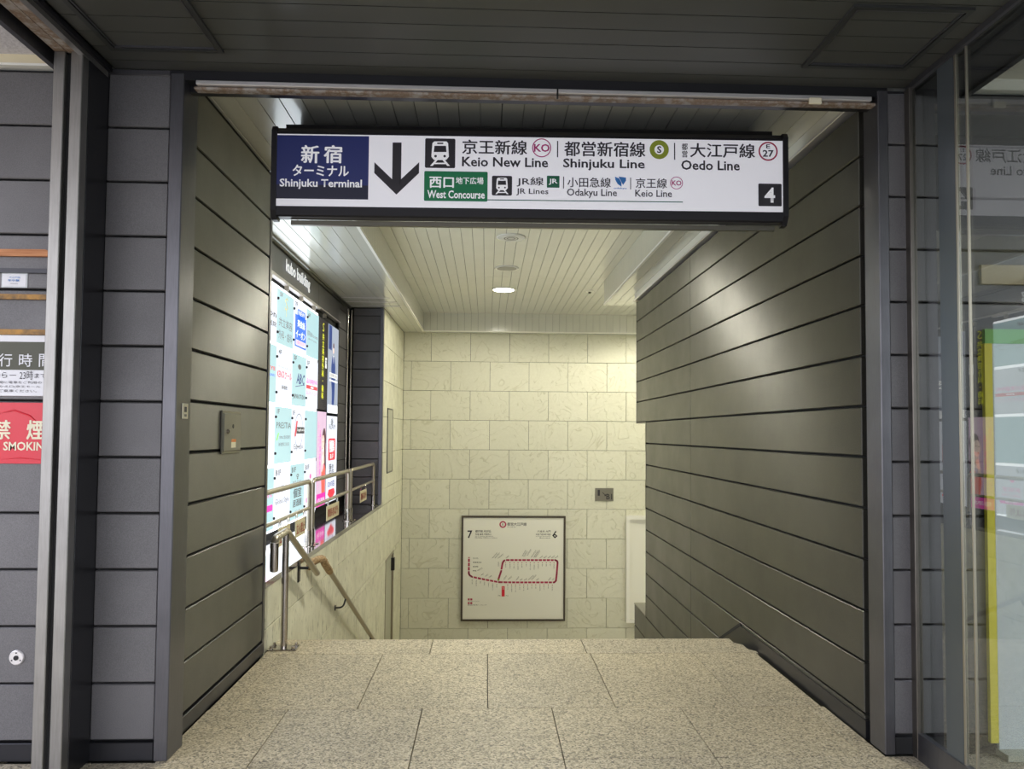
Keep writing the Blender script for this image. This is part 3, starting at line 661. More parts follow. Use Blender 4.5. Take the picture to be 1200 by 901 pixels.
T(5, 0, 'B1F', .10, .84, .38, .93, 'k'); PP(5, 0, [disc(.5, .70, .07, 14, .05)], 'p'); T(5, 0, '美容室', .26, .46, .80, .56, 'p', 0); T(5, 0, 'SALON', .26, .37, .80, .43, 'p', 0); PP(5, 0, [rrect(.18, .22, .88, .31, .03)], 'm'); TW(5, 0, 'OPEN', .36, .24, .70, .29, 'w', .02)

# ---- four lit posters beyond the directory
def lightposter(label, y0, y1, z0, z1, m):
    t_ = thing('lit_poster', label, 'poster', (-2.02, (y0+y1)/2, z0))
    box('light_box', -2.06, -2.006, y0+.004, y1-.004, z0+.004, z1-.004, M['housing'], t_, .002)
    box('poster_face', -2.006, -2.0, y0+.012, y1-.012, z0+.008, z1-.008, m, t_)
    return t_
p = lightposter('narrow black lit poster with yellow vertical lettering above the pink one', 9.155, 9.665, 1.765, 2.88, L_K)
text(vertical('共立美容外科・歯科'), FB, 9.34, 1.90, 9.45, 2.70, I['y'], p, .02, .002, res=1, line=1.0)
text('S', FB, 9.35, 2.72, 9.44, 2.83, I['y'], p, .0, .002, res=1)
shape('printed_shape', FB, [rrect(9.53, 2.29, 9.62, 2.42)], I['w'], p, 0, .001); text('7F', FB, 9.54, 2.32, 9.61, 2.39, I['k'], p, .02, .002, res=1)
p = lightposter('pink lit poster of a smiling dark haired woman below the black one', 9.155, 9.665, .60, 1.755, L_P)
text(vertical('品川スキンクリニック'), FB, 9.20, .82, 9.25, 1.62, I['p'], p, .0, .002, res=1, line=1.0); text(vertical('品川美容外科'), FB, 9.29, .98, 9.345, 1.52, I['m'], p, .02, .002, res=1, line=1.0)
shape('hair', FB, [disc(9.54, 1.42, .105, 18, .13), [(9.46, 1.40), (9.62, 1.42), (9.65, 1.05), (9.60, .95), (9.55, 1.10), (9.46, 1.15)]], I['h'], p, 0, .001)
shape('portrait_face', FB, [disc(9.49, 1.36, .072, 16, .105), [(9.46, 1.30), (9.54, 1.32), (9.58, 1.12), (9.45, 1.10)], stroke([(9.43, 1.02), (9.48, 1.22)], .05)[0]], I['s'], p, 0, .0015)
shape('mouth', FB, [disc(9.455, 1.30, .018, 8, .010)], I['r'], p, 0, .002); shape('eye', FB, [disc(9.445, 1.38, .014, 8, .006), disc(9.50, 1.385, .014, 8, .006)], I['k'], p, 0, .002)
shape('dress', FB, [[(9.44, .74), (9.62, .74), (9.64, 1.05), (9.56, 1.12), (9.50, 1.02), (9.43, 1.10), (9.40, .95)]], I['c'], p, 0, .0012)
shape('magenta_footer', FB, [rrect(9.167, .61, 9.653, .76)], I['m'], p, 0, .0015); text('0120-189-900', FB, 9.22, .65, 9.60, .71, I['w'], p, .02, .002, res=1)
p = lightposter('tall grey-blue lit poster of a man in a dark suit', 9.695, 10.365, 1.735, 2.875, L_G)
shape('suit', FB, [[(9.90, 2.35), (9.96, 2.48), (10.10, 2.48), (10.16, 2.35), (10.14, 2.10), (10.10, 2.02), (10.10, 1.84), (9.96, 1.84), (9.96, 2.02), (9.92, 2.12)]], I['n'], p, 0, .001)
shape('portrait_face', FB, [disc(10.03, 2.57, .035, 14, .055)], I['s'], p, 0, .001); shape('hair', FB, [disc(10.03, 2.62, .04, 12, .035)], I['h'], p, 0, .0014)
shape('poster_background', FB, [rrect(9.72, 2.55, 9.92, 2.86)], I['n'], p, 0, .0007); shape('shirt', FB, [[(10.01, 2.49), (10.05, 2.49), (10.03, 2.38)]], I['w'], p, 0, .0014)
shape('white_band', FB, [rrect(9.80, 2.20, 10.30, 2.26), rrect(9.80, 2.15, 10.30, 2.17)], I['w'], p, 0, .0016); text('EXHIBITION', FB, 9.84, 2.212, 10.26, 2.248, I['k'], p, .01, .002, res=1)
shape('white_footer', FB, [rrect(9.71, 1.745, 10.35, 1.85)], I['w'], p, 0, .0016)
p = lightposter('white lit poster with red badge and red down arrow', 9.695, 10.365, .60, 1.715, L_W)
text('※', FB, 9.92, 1.58, 10.08, 1.68, I['g'], p, 0, .002, res=1); text('REAM', FB, 9.82, 1.54, 10.22, 1.60, I['g'], p, 0, .002, res=1)
shape('red_badge', FB, [rrect(9.80, 1.14, 10.24, 1.42, .03)], I['r'], p, 0, .001); text('新宿店\n営業中', FB, 9.86, 1.24, 10.18, 1.40, I['w'], p, .03, .002, res=1); text('B1F', FB, 9.92, 1.16, 10.12, 1.22, I['w'], p, .03, .002, res=1)
text('味の\n名店', FB, 9.86, .94, 10.16, 1.10, I['k'], p, .03, .002, res=1); text('1207店', FB, 9.80, .80, 10.22, .88, I['n'], p, .02, .002, res=1)
shape('red_down_arrow', FB, [[(9.86, .77), (10.20, .77), (10.20, .71), (10.26, .71), (10.03, .625), (9.80, .71), (9.86, .71)]], I['r'], p, 0, .001)

# ---- fascia over the directory
FA = thing('sign_fascia', 'dark bronze fascia with raised white building name above the directory board', 'fascia', (-2.0, 8.1, 2.99))
box('fascia_plate', -2.06, -2.0, 5.34, 9.10, 2.995, 3.25, M['trim'], FA, .002); box('fascia_plate', -2.06, -2.0, 9.105, 10.42, 2.995, 3.25, M['trim'], FA, .002)
box('bright_edge', -2.04, -1.985, 5.34, 9.14, 2.955, 2.972, M['alu'], FA, .002); box('bright_edge', -2.05, -1.99, 5.34, 10.42, 2.976, 2.99, M['alu'], FA, .002)
box('edge_molding', -2.03, -1.975, 5.34, 11.05, 3.255, 3.272, M['bronze_l'], FA, .002); box('edge_molding', -2.03, -1.955, 5.34, 11.05, 3.277, 3.296, M['bronze_l'], FA, .002)
for k in range(7): box('bracket', -2.03, -1.99, 5.9+.6*k-.01, 5.9+.6*k+.01, 2.905, 2.957, M['steel_dull'], FA)
me = glyphs('kubo building', .03, 2); xs_ = [v_.co.x for v_ in me.vertices]; ys_ = [v_.co.y for v_ in me.vertices]
text('kubo building', FB, 7.58, 3.045, 8.60, 3.205, I['w'], FA, .035, .012)

# ---- stainless pole at the alcove end
t_ = thing('wall_pole', 'pair of slim stainless poles standing on the sill at the end of the alcove', 'pole', (-1.97, 11.0, .474))
for (a, b_) in ((-1.985, 10.93), (-1.955, 11.05)):
    bm = bmesh.new(); tube(bm, [(a, b_, .474), (a, b_, 3.25)], .014, 12); mesh('pole', bm, M['steel'], t_, True)

# ---- guard rails on the sill
def guard(y0, y1, label, posts=(1, 1)):
    x, zs_ = -1.60, .474
    t_ = thing('guard_rail', label, 'railing', (x, (y0+y1)/2, zs_), 'guard rails on the metal sill')
    bm = bmesh.new()
    path = [(x, y0, zs_), (x, y0, 1.055), (x, y1, 1.055), (x, y1, zs_)]
    if not posts[0]: path = path[1:]
    tube(bm, rounded(path, .045, 5), .021, 14); mesh('top_rail', bm, M['steel_dull'], t_, True)
    bm = bmesh.new(); tube(bm, [(x, y0, .815), (x, y1, .815)], .016, 12); mesh('mid_rail', bm, M['steel_dull'], t_, True)
    for yy_ in ((y0, y1) if posts[0] else (y1,)):
        bm = bmesh.new(); lathe(bm, [(.065, 0), (.065, .006), (.026, .010), (.025, .14), (.021, .142)], (x, yy_, zs_), 'z', 20); mesh('foot_collar', bm, M['steel'], t_, True)
guard(5.42, 7.04, 'stainless guard rail nearest the dark panelled wall on sill'); guard(7.17, 9.02, 'middle stainless guard rail on sill in front of the pink poster'); guard(9.15, 10.98, 'far stainless guard rail on sill by the dark alcove end')
def hangtag(yc, w_, label, z1=.765):
    x = -1.575
    t_ = thing('hanging_tag', label, 'tag', (x, yc, z1-.14))
    box('plate', x-.003, x+.003, yc-w_/2, yc+w_/2, z1-.145, z1, M['tag'], t_, .001)
    F = Plane((x+.003, 0, 0), (0, 1, 0), (0, 0, 1), (1, 0, 0))
    text('関係者以外' if w_ > .4 else '立入禁止', F, yc-w_*.42, z1-.12, yc+w_*.42, z1-.03, M['tagred'], t_, .03, .001, res=1)
    for s in (-1, 1):
        bm = bmesh.new(); c = Vector((x, yc+s*w_*.38, z1+.02))
        tube(bm, [c+Vector((0, .024*math.cos(a), .035*math.sin(a))) for a in [2*PI*k/14 for k in range(15)]], .0035, 6, False); mesh('ring_tie', bm, M['steel'], t_, True)
hangtag(6.10, .34, 'cream warning tag tied to the guard rail nearest the panelled wall'); hangtag(6.62, .34, 'cream warning tag tied just left of the first rail post')
hangtag(8.0, .62, 'wide cream warning tag with red lettering hanging on middle guard rail'); hangtag(9.95, .5, 'cream warning tag hanging on the far guard rail')

# ---- stair handrails
HR = thing('handrail', 'stainless stair handrail on a floor post with downturned looped end', 'handrail', (-1.39, 5.44, 0))
xh = -1.392
bm = bmesh.new(); tube(bm, [(xh, 5.44, .006), (xh, 5.44, .79)], .0235, 18); mesh('post', bm, M['steel'], HR, True)
bm = bmesh.new(); tube(bm, rounded([(xh, 5.13, .64), (xh, 5.13, .81), (xh, 5.46, .81)], .06, 6), [.028]*9, 16) if False else tube(bm, rounded([(xh-.004, 5.17, .60), (xh-.004, 5.17, .795), (xh, 5.45, .805)], .06, 6)+[Vector((xh, 5.475, .800)), Vector((xh, 6.46, .335))], .0245, 18); mesh('rail', bm, M['steel_dull'], HR, True)
bm = bmesh.new(); lathe(bm, [(.015, -.012), (.026, -.006), (.0285, .02), (.0285, .18), (.02, .185)], (xh-.004, 5.17, .585), 'z', 18); mesh('end_sleeve', bm, M['steel'], HR, True)
box('base_plate', xh-.10, xh+.10, 5.375, 5.505, 0, .010, M['steel'], HR, .003)
for a in (-1, 1):
    for b_ in (-1, 1):
        bm = bmesh.new(); lathe(bm, [(.015, 0), (.015, .006), (.011, .007), (.011, .018), (.004, .022)], (xh+a*.075, 5.44+b_*.045, .010), 'z', 10); mesh('bolt', bm, M['steel'], HR, True)
H2 = thing('wall_handrail', 'lower stair handrail on wall bracket with brown taped bend', 'handrail', (-1.42, 7.8, -.35))
def hp(y_): return .403-.4836*(y_-6.705)
bm = bmesh.new(); tube(bm, [(-1.40, 6.78, hp(6.78)), (-1.40, 10.6, hp(10.6))], .024, 16); mesh('rail', bm, M['steel_dull'], H2, True)
bm = bmesh.new(); tube(bm, rounded([(-1.49, 6.56, .36), (-1.47, 6.60, .40), (-1.40, 6.70, .425), (-1.40, 6.80, hp(6.80)), (-1.40, 7.02, hp(7.02))], .06, 4), [.018]*3+[.030]*11+[.030]*2 if False else .032, 14)
for v_ in bm.verts: v_.co += Vector((random.uniform(-1, 1), random.uniform(-1, 1), random.uniform(-1, 1)))*.003
mesh('taped_bend', bm, M['tape'], H2, True)
for yb in (7.85, 9.6):
    bm = bmesh.new(); tube(bm, rounded([(-1.499, yb-.05, hp(yb)-.10), (-1.42, yb-.03, hp(yb)-.10), (-1.40, yb, hp(yb)-.01)], .04, 4), .009, 8); lathe(bm, [(.028, 0), (.028, .008)], (-1.4995, yb-.05, hp(yb)-.10), 'x', 12); mesh('bracket', bm, M['housing'], H2, True)
bm = bmesh.new(); bbox(bm, -1.4995, -1.49, 6.24, 6.30, .30, .46); bbox(bm, -1.49, -1.42, 6.26, 6.28, .40, .42)
mesh('wall_bracket', bm, M['housing'], HR)

# ---- control box on the left wall, small plate on the trim
t_ = thing('control_box', 'shallow grey-beige metal control box with lock on dark panelled wall', 'box', (XL, 4.55, 1.39))
box('lid', XL, XL+.016, 4.405, 4.70, 1.385, 1.605, M['boxpaint'], t_, .004); box('frame', XL, XL+.010, 4.392, 4.713, 1.372, 1.618, M['bronze_l'], t_, .002)
bm = bmesh.new(); lathe(bm, [(.014, 0), (.014, .010), (.008, .014)], (XL+.016, 4.46, 1.50), 'x', 14); mesh('lock', bm, M['steel'], t_, True)
bm = bmesh.new(); lathe(bm, [(.013, 0), (.011, .003)], (XL+.016, 4.56, 1.53), 'x', 14); mesh('keyhole_cover', bm, M['housing'], t_, True)
box('sticker', XL+.016, XL+.0168, 4.53, 4.61, 1.405, 1.455, M['creamprint'], t_); box('sticker_band', XL+.0168, XL+.0173, 4.53, 4.61, 1.438, 1.455, M['orange'], t_)
t_ = thing('switch_plate', 'small cream switch plate on side of opening trim', 'switch', (-1.438, 3.71, 1.56))
box('plate', -1.438, -1.432, 3.675, 3.74, 1.558, 1.632, M['creamprint'], t_, .002)
box('rocker', -1.432, -1.429, 3.695, 3.715, 1.59, 1.615, M['housing'], t_); box('rocker', -1.432, -1.429, 3.695, 3.715, 1.568, 1.58, M['boxpaint'], t_)

# ---- route map on the back wall
RM = thing('route_map', 'square framed railway route map in dark frame on the cream stone back wall', 'map', (.494, 13.79, -1.824))
X0, Z1, SZ = -.435, .032, 1.857
bm = bmesh.new(); f_ = .034
for q in ((X0, X0+SZ, Z1-f_, Z1), (X0, X0+SZ, Z1-SZ, Z1-SZ+f_), (X0, X0+f_, Z1-SZ+f_, Z1-f_), (X0+SZ-f_, X0+SZ, Z1-SZ+f_, Z1-f_)): bbox(bm, q[0], q[1], 13.755, 13.80, q[2], q[3])
mesh('frame', bm, M['darkframe'], RM); box('map_face', X0+f_, X0+SZ-f_, 13.77, 13.80, Z1-SZ+f_, Z1-f_, M['mapwhite'], RM)
FM = Plane((0, 13.77, 0), (1, 0, 0), (0, 0, 1), (0, -1, 0))
def mp(a, b_): return X0+(a-5)/845*SZ, Z1-(b_-22)/863*SZ
def mtext(s, a, b_, c, d, m='signblack', bold=.01, **k):
    q, r = mp(a, d), mp(c, b_); return text(s, FM, q[0], q[1], r[0], r[1], M[m], RM, bold, .0015, res=1, **k)
def mshape(name, polys, m, h=.001): return shape(name, FM, [[mp(*p) for p in q] for q in polys], M[m], RM, 0, h)
mshape('line_symbol', ring(340, 93, 28, 17), 'crimson'); mtext('E', 334, 85, 346, 102); mtext('都営大江戸線', 375, 77, 532, 105); mtext('Toei Oedo Line', 375, 110, 445, 118)
mtext('7', 54, 143, 93, 207, bold=.03); mtext('6', 742, 143, 785, 207, bold=.03)
mtext('都庁前 光が丘', 117, 139, 245, 160); mtext('方面 練馬 中野坂上', 117, 167, 248, 182); mtext('for Tochomae, Hikarigaoka', 117, 188, 262, 195); mtext('Nerima, Nakano-sakaue', 117, 199, 295, 207)
mtext('六本木 大門', 620, 139, 728, 160); mtext('方面 門前仲町 両国', 608, 167, 728, 182); mtext('for Roppongi, Daimon', 610, 188, 728, 195); mtext('Monzen-nakacho', 640, 199, 728, 207)
loop = [(68, 362), (68, 495), (74, 510), (95, 524), (200, 546), (310, 567), (420, 569), (740, 569), (760, 569), (774, 556), (780, 500), (787, 405), (782, 392), (768, 386), (600, 386), (370, 386), (350, 392), (340, 410), (328, 480), (315, 520), (307, 545)]
mshape('route_line', stroke(loop, 15)+[disc(*p, 7.5, 10) for p in loop[1:-1]], 'crimson')
st_h = [400, 433, 465, 497, 532, 565, 597, 630, 663, 695, 728, 752]; 
tick = []
for y_ in (372, 405, 440, 474): tick.append(rrect(60, y_-3, 77, y_+3))
for k in range(7): a = 104+k*33; tick.append([(a-3, 524+(a-95)*.205-9), (a+3, 524+(a-95)*.205-9), (a+3, 524+(a-95)*.205+11), (a-3, 524+(a-95)*.205+11)])
bot = [345, 383, 415, 447, 480, 513, 545, 578, 610, 645, 677, 712, 745]
for a in bot: tick.append(rrect(a-3, 561, a+3, 577))
topn = [365, 400, 433, 465, 497, 532, 565, 597, 630, 663, 695, 728, 757]
for a in topn: tick.append(rrect(a-3, 378, a+3, 394))
tick.append(rrect(319, 463, 338, 469)); mshape('station_mark', tick, 'mapwhite', .0018)
mshape('interchange_mark', [rrect(300, 540, 316, 555)], 'olive', .002)
def st_name(s, a, b_, w_=8, pitch=9.5): mtext(vertical(s), a-w_/2, b_, a+w_/2, b_+pitch*len(s), line=1.0, bold=0)
for s, y_ in zip(['光が丘', '練馬春日町', '豊島園', '練馬'], (372, 405, 440, 474)): mtext(s, 100, y_-6, 100+14*len(s), y_+5)
for k, s in enumerate(['新江古田', '落合南長崎', '中井', '東中野', '中野坂上', '西新宿五丁目', '都庁前']): a = 96+k*33; st_name(s, a, 545+k*6.2)
for s, a in zip(['', '代々木', '国立競技場', '青山一丁目', '六本木', '麻布十番', '赤羽橋', '大門', '汐留', '築地市場', '勝どき', '月島', '門前仲町'], bot):
    if s: st_name(s, a, 600)
for s, a in zip(['東新宿', '若松河田', '牛込柳町', '牛込神楽坂', '飯田橋', '春日', '本郷三丁目', '上野御徒町', '新御徒町', '蔵前', '両国', '森下', '清澄白河'], topn): st_name(s, a, 418)
st_name('新宿西口', 307, 400)
mshape('station_code', [disc(a, 590, 4, 8) for a in bot if a != 345]+[disc(a, 408, 4, 8) for a in topn], 'crimson')
mshape('station_flag', [rrect(334, 600, 359, 684)], 'red', .001); mtext(vertical('新宿'), 341, 606, 352, 628, 'mapwhite', .0, line=1.0)
mtext('7←', 305, 672, 328, 683); mtext('→6', 365, 672, 388, 683)
sl_ = [(a, 370, 26, 22) for a in (365, 640, 672, 706, 735, 765)]+[(497, 355, 30, 52), (510, 360, 30, 50), (535, 350, 34, 55), (570, 365, 40, 62), (590, 365, 40, 62), (604, 365, 38, 62)]+[(255, 370, 40, 45), (275, 372, 40, 48), (300, 372, 44, 38)]+[(165, 512, 22, 18), (200, 520, 24, 20), (230, 528, 22, 18), (135, 474, 40, 26)]+[(350, 545, 22, 34), (385, 545, 30, 28), (450, 550, 22, 30), (480, 552, 22, 16), (515, 552, 22, 16), (548, 548, 44, 40), (572, 548, 40, 42), (612, 552, 22, 18), (712, 552, 20, 26), (742, 550, 16, 16)]
mshape('transfer_note', [q for a, b_, c, d in sl_ for q in stroke([(a, b_), (a+c, b_-d)], 2.2)+stroke([(a+6, b_), (a+c+3, b_-d+8)], 1.3)], 'olivedark')
mshape('legend_mark', [rrect(62, 700, 77, 716), rrect(82, 700, 98, 716), rrect(62, 730, 77, 746), rrect(82, 730, 98, 746)], 'crimson')
mtext('Toei Subway Oedo Line', 62, 720, 155, 726); mtext('都営地下鉄 駅ナンバリング', 62, 750, 212, 758)

for o_ in RM.children:
    if o_.name.split('.')[0] in ('station_code', 'station_mark', 'transfer_note', 'legend_mark'): o_['kind'] = 'stuff'
# ---- floor level sign and display case on the back wall
t_ = thing('level_sign', 'small grey metal level sign with arrow from 1 to B1 on stone wall', 'sign', (2.12, 13.79, .30))
box('plate', 1.955, 2.285, 13.785, 13.80, .30, .53, M['boxpaint'], t_, .003); F = Plane((0, 13.785, 0), (1, 0, 0), (0, 0, 1), (0, -1, 0))
text('1', F, 2.00, .395, 2.04, .50, M['signblack'], t_, .022, .0012); text('B1', F, 2.155, .33, 2.26, .43, M['signblack'], t_, .022, .0012)
shape('arrow', F, stroke([(2.085, .455), (2.145, .40)], .012)+[[(2.15, .39), (2.15, .43), (2.115, .39)]], M['signblack'], t_)
t_ = thing('display_case', 'white framed wall display case partly hidden by the dark panelled wall', 'display case', (3.1, 13.75, -1.845))
bm = bmesh.new(); a0, a1, b0, b1 = 2.505, 3.75, -1.845, .045
for q in ((a0, a1, b1-.06, b1), (a0, a1, b0, b0+.06), (a0, a0+.06, b0+.06, b1-.06), (a1-.06, a1, b0+.06, b1-.06)): bbox(bm, q[0], q[1], 13.70, 13.80, q[2], q[3])
mesh('frame', bm, M['cwhite'], t_); box('back_panel', a0+.06, a1-.06, 13.76, 13.80, b0+.06, b1-.06, M['boxpaint'] if False else M['mapwhite'], t_)

# ---- service door and access panel in the left stone wall
D = structure(box('door_1', XL-.06, XL-.025, door[0], door[1], ZLOW, door[2], M['doorgrey'], None, .003))
box('door_frame', XL-.05, XL+.008, door[0]-.03, door[0], ZLOW, door[2]+.03, M['steel_dull'], D); box('door_frame', XL-.05, XL+.008, door[1], door[1]+.03, ZLOW, door[2]+.03, M['steel_dull'], D); box('door_frame', XL-.05, XL+.008, door[0], door[1], door[2], door[2]+.03, M['steel_dull'], D)
bm = bmesh.new(); lathe(bm, [(.03, 0), (.028, .02), (.012, .025), (.012, .05), (.03, .06), (.028, .09), (.01, .095)], (XL-.025, 11.80, -1.66), 'x', 14); mesh('door_knob', bm, M['steel'], D, True)
box('hinge', XL-.03, XL+.03, 12.54, 12.63, -.72, -.52, M['housing'], D, .003)
t_ = thing('service_hatch', 'tall narrow flush access hatch set in the cream stone wall', 'hatch', (XL, 11.95, .9))
box('panel', XL, XL+.008, 11.65, 12.24, .905, 1.85, M['doorgrey'], t_, .002)
bm = bmesh.new(); bbox(bm, XL, XL+.012, 11.63, 11.65, .885, 1.87); bbox(bm, XL, XL+.012, 12.24, 12.26, .885, 1.87); bbox(bm, XL, XL+.012, 11.65, 12.24, 1.85, 1.87); bbox(bm, XL, XL+.012, 11.65, 12.24, .885, .905); mesh('panel_frame', bm, M['bronze'], t_)

# ---- ceiling fittings
def downlight(x, y_, z_, r, on, label, power=0, spot=160, group='round ceiling fittings'):
    t_ = thing('ceiling_light' if on is not None else 'ceiling_speaker', label, 'light' if on is not None else 'speaker', (x, y_, z_), group)
    bm = bmesh.new(); n = 36
    prof = [(r, 0), (r, -.006), (r*.97, -.010), (r*.84, -.010), (r*.82, -.001)]
    lathe(bm, prof, (x, y_, z_), 'z', n); mesh('rim', bm, M['cwhite'], t_, True)
    bm = bmesh.new(); lathe(bm, [(r*.82, -.0105), (r*.80, -.013), (.01, -.014)], (x, y_, z_), 'z', n)
    if on is None:
        mesh('grille', bm, M['cwhite'], t_, True)
        bm = bmesh.new()
        for q in (.3, .5): 
            for a in ring(0, 0, r*q, r*q-.012, 24):
                f_ = bm.faces.new([bm.verts.new((x+c, y_+d, z_-.0155)) for c, d in a])
        mesh('grille_groove', bm, M['boxpaint'], t_)
    else: mesh('lens', bm, M['lamp'] if on else M['lampoff'], t_, True)
    if power:
        ld = bpy.data.lights.new('lamp', 'SPOT'); ld.energy = power; ld.color = (1, .955, .80); ld.spot_size = math.radians(spot); ld.spot_blend = .3; ld.shadow_soft_size = r*.7
        lo = bpy.data.objects.new('lamp', ld); COL.objects.link(lo); lo.parent = t_; lo.location = (0, 0, -.05)
downlight(.232, 11.30, ZR, .185, True, 'bright lit round downlight in the white plank ceiling', 200, 176)
downlight(.239, 9.82, ZR, .155, False, 'unlit round downlight between the speaker and lit downlight', 0)
downlight(.245, 8.26, ZR, .16, None, 'round white ceiling speaker nearest the hanging sign')
downlight(.25, 6.30, ZR, .155, True, 'unseen round downlight added behind the hanging sign', 400, 110)  # unseen lamp, added to light the floor and stair top
downlight(3.2, 12.2, ZR, .185, True, 'lit round downlight over the hidden lower hall', 180, 165)
downlight(2.75, 11.4, ZR, .185, True, 'lit round downlight at the near side of the hidden lower hall', 140, 165)
t_ = thing('smoke_detector', 'tiny white round detector on plank ceiling right of the lit downlight', 'detector', (1.515, 11.33, ZR))
bm = bmesh.new(); lathe(bm, [(.06, 0), (.06, -.008), (.02, -.012)], (1.515, 11.33, ZR), 'z', 20); mesh('rim', bm, M['cwhite'], t_, True)
bm = bmesh.new(); lathe(bm, [(.022, -.012), (.020, -.035), (.008, -.04)], (1.515, 11.33, ZR), 'z', 14); mesh('sensor', bm, M['bronze_l'], t_, True)

# ---- left: stainless double post (open door frame)
DF = thing('door_post', 'tall worn stainless double post standing in front of the dark panelled facade', 'post', (-1.86, 3.45, 0))
box('upright', -1.916, -1.868, 3.385, 3.60, 0, 3.165, M['steel_v'], DF, .003); box('upright', -1.842, -1.791, 3.385, 3.44, 0, 3.165, M['steel_v'], DF, .003)
box('slot', -1.868, -1.842, 3.41, 3.58, 0, 3.165, M['gap'], DF)
box('side_plate', -1.842, -1.789, 3.44, 3.62, 0, 3.18, M['bronze'], DF, .002)

# ---- left: things fixed to the facade
FW = Plane((0, YF-.012, 0), (1, 0, 0), (0, 0, 1), (0, -1, 0))
def strip(name, label, cat, z0, z1, x1, m, ragged=False):
    bm = bmesh.new(); pts = [(-3.2, z0), (x1-.02, z0), (x1, z0+.006), (x1-.02, z0+(z1-z0)*.55), (x1-.06, z1), (-2.3, z1-.002), (-2.36, z1-.010), (-2.42, z1), (-3.2, z1)] if ragged else [(-3.2, z0), (x1, z0), (x1, z1), (-3.2, z1)]
    prism(bm, pts, 'y', YF-.018, YF+.001); return tag(mesh(name, bm, m), label, cat)
strip('wood_strip', 'thin orange timber batten with broken end above the white sticker', 'batten', 2.302, 2.335, -1.99, M['wood'], True)
strip('wood_strip', 'ochre stained batten below the white sticker', 'batten', 2.102, 2.125, -1.96, M['ochre'])
strip('wood_strip', 'dark ochre batten directly above the hours notice', 'batten', 1.938, 1.962, -1.96, M['ochre'])
strip('dark_strip', 'thin dark strip between upper two battens', 'strip', 2.225, 2.245, -1.96, M['bronze'])  # plain dark strip laid across the facade
t_ = thing('notice_board', 'white opening hours notice with black heading band above red poster', 'notice', (-2.3, YF, 1.655))
box('board', -2.75, -2.00, YF-.012, YF, 1.655, 1.936, M['paper'], t_, .002)
shape('heading_band', FW, [rrect(-2.75, 1.775, -2.00, 1.905)], M['olivedark'], t_, 0, .001)
def ntext(s, x0, z0, x1, z1, m='paper', bold=.01): text(s, FW, x0-.028, z0, x1-.028, z1, M[m], t_, bold, .002)
ntext('時', -2.125, 1.79, -2.065, 1.85); ntext('間', -2.035, 1.79, -1.98+.0, 1.85); ntext('行', -2.215, 1.79, -2.155, 1.85); ntext('通', -2.305, 1.79, -2.245, 1.85)
ntext('から', -2.24, 1.738, -2.175, 1.765, 'signblack', 0); ntext('―', -2.165, 1.749, -2.135, 1.752, 'signblack', .0); ntext('23時', -2.12, 1.730, -2.06, 1.772, 'signblack', .0); ntext('まで', -2.053, 1.738, -2.0, 1.760, 'signblack', 0)
ntext('上記の時間に電車をご利用の', -2.30, 1.712, -2.02, 1.724, 'signblack', 0); ntext('方はのりかえ口(京王モール', -2.30, 1.692, -2.025, 1.704, 'signblack', 0); ntext('からご乗車ください。', -2.26, 1.672, -2.04, 1.685, 'signblack', 0)
t_ = thing('no_smoking_poster', 'glossy red no smoking poster with cream lettering below hours notice', 'poster', (-2.35, YF, 1.343))
box('sheet', -2.75, -2.01, YF-.006, YF, 1.345, 1.625, M['red'], t_, .001); FR = Plane((0, YF-.006, 0), (1, 0, 0), (0, 0, 1), (0, -1, 0))
for s, a, b_ in (('禁', -2.262, -2.182), ('煙', -2.112, -2.027)): text(s, FR, a, 1.455, b_, 1.545, M['creamprint'], t_, .05, .002)
text('NO SMOKING', FR, -2.305, 1.405, -1.995, 1.445, M['creamprint'], t_, .02, .002)
bm = bmesh.new(); tube(bm, [(-2.24, YF-.007, 1.575), (-2.17, YF-.009, 1.59), (-2.10, YF-.008, 1.565), (-2.06, YF-.007, 1.53)], [.001, .004, .004, .001], 6); tube(bm, [(-2.22, YF-.007, 1.365), (-2.13, YF-.008, 1.372), (-2.04, YF-.007, 1.362)], [.001, .003, .001], 6); mesh('film_crease', bm, M['red'], t_, True)
t_ = thing('wall_sticker', 'small white card sticker between the two upper battens', 'sticker', (-2.19, YF, 2.16))
box('card', -2.245, -2.138, YF-.005, YF, 2.163, 2.222, M['paper'], t_, .001); box('sleeve', -2.25, -2.133, YF-.003, YF, 2.158, 2.227, M['sheetgrey'], t_)
FT = Plane((0, YF-.005, 0), (1, 0, 0), (0, 0, 1), (0, -1, 0)); text('大江戸線', FT, -2.215, 2.200, -2.165, 2.209, M['blue'], t_, .0, .001, res=1); text('年中無', FT, -2.22, 2.185, -2.168, 2.196, M['blue'], t_, .02, .001, res=1); text('shinjuku', FT, -2.21, 2.173, -2.175, 2.178, M['signblack'], t_, 0, .001, res=1)
t_ = thing('outlet_cap', 'round polished metal fitting low on the dark facade', 'outlet', (-2.125, YF, .46))
bm = bmesh.new(); lathe(bm, [(.034, 0), (.034, -.004), (.030, -.008), (.012, -.008)], (-2.125, YF, .466), 'y', 28); mesh('flange', bm, M['alu'], t_, True)
bm = bmesh.new(); lathe(bm, [(.011, -.008), (.011, -.011), (.004, -.011)], (-2.125, YF, .466), 'y', 14); mesh('keyhole', bm, M['housing'], t_, True)
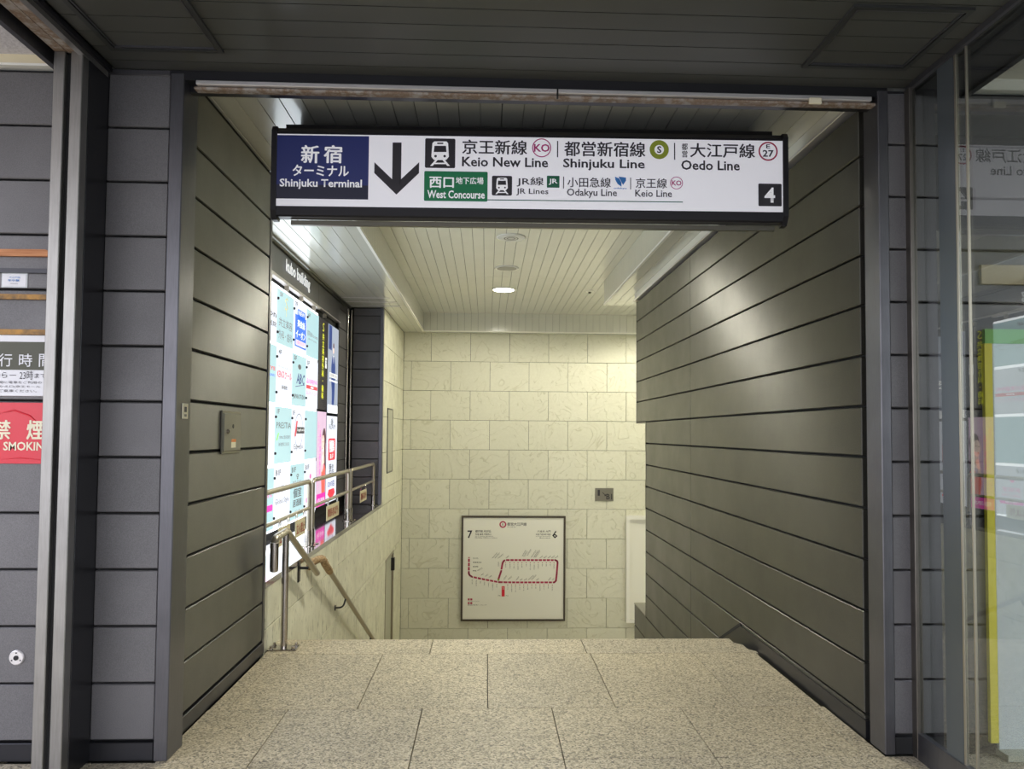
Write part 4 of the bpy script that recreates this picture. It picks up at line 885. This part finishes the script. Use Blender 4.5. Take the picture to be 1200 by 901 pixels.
for a in (90, 210, 330):
    bm = bmesh.new(); lathe(bm, [(.0035, -.008), (.003, -.010)], (-2.125+.022*math.cos(math.radians(a)), YF, .466+.022*math.sin(math.radians(a))), 'y', 8); mesh('screw', bm, M['bronze'], t_, True)

# ---- right: glass partition
GP = thing('glass_partition', 'tall glass partition in dark metal frame with steel kickplate', 'partition', (2.03, 2.0, 0))
XG = 2.025
def gl(name, y0, y1, z0, z1, x0, x1, m):
    # the pane stands a hair off parallel with the side walls (0.4 degrees)
    bm = bmesh.new(); k = .0075
    prism(bm, [(x0+(y0-3.5)*k, y0), (x1+(y0-3.5)*k, y0), (x1+(y1-3.5)*k, y1), (x0+(y1-3.5)*k, y1)], 'z', z0, z1)
    return mesh(name, bm, m, GP)
gl('glass_pane', 3.218, 3.555, .12, 3.165, XG+.004, XG+.012, M['glass']); gl('glass_pane', -1.1, 3.205, .12, 3.165, XG+.004, XG+.012, M['glass'])
box('frame_stile', XG-.012, XG+.022, 3.555, 3.60, 0, 3.18, M['frame'], GP, .003)
gl('door_stile', 3.222, 3.345, .12, 3.165, XG+.001, XG+.004, M['bluemetal'])
gl('door_edge', 3.206, 3.218, .12, 3.165, XG+.000, XG+.014, M['steel_dull']); gl('door_edge', 3.132, 3.140, .12, 3.165, XG+.000, XG+.010, M['steel_dull'])
gl('kickplate', -1.1, 3.555, 0, .122, XG-.010, XG+.022, M['trim'])
# ---- right: things behind the glass
t_ = thing('panel_board', 'tall grey board with green top band and yellow edge behind glass', 'board', (2.9, YF-.03, .02))
box('sheet', 2.425, 3.30, YF-.03, YF-.012, .03, 1.95, M['sheetgrey'], t_, .002); box('green_band', 2.39, 3.30, YF-.031, YF-.010, 1.95, 2.02, M['green'] if False else mat('bright_green_print', (.16, .42, .06), .4), t_)
box('yellow_edge', 2.385, 2.424, YF-.032, YF-.010, .06, 1.95, M['yellow'], t_, .001); box('foot', 2.42, 3.3, YF-.10, YF-.01, 0, .03, M['doorgrey'], t_, .002)
t_ = tag(box('beige_plate', 2.385, 2.95, YF-.02, YF, 2.24, 2.335, mat('beige_plate', (.42, .34, .20), .5), None, .002), 'beige rectangular plate on the facade behind glass', 'plate')
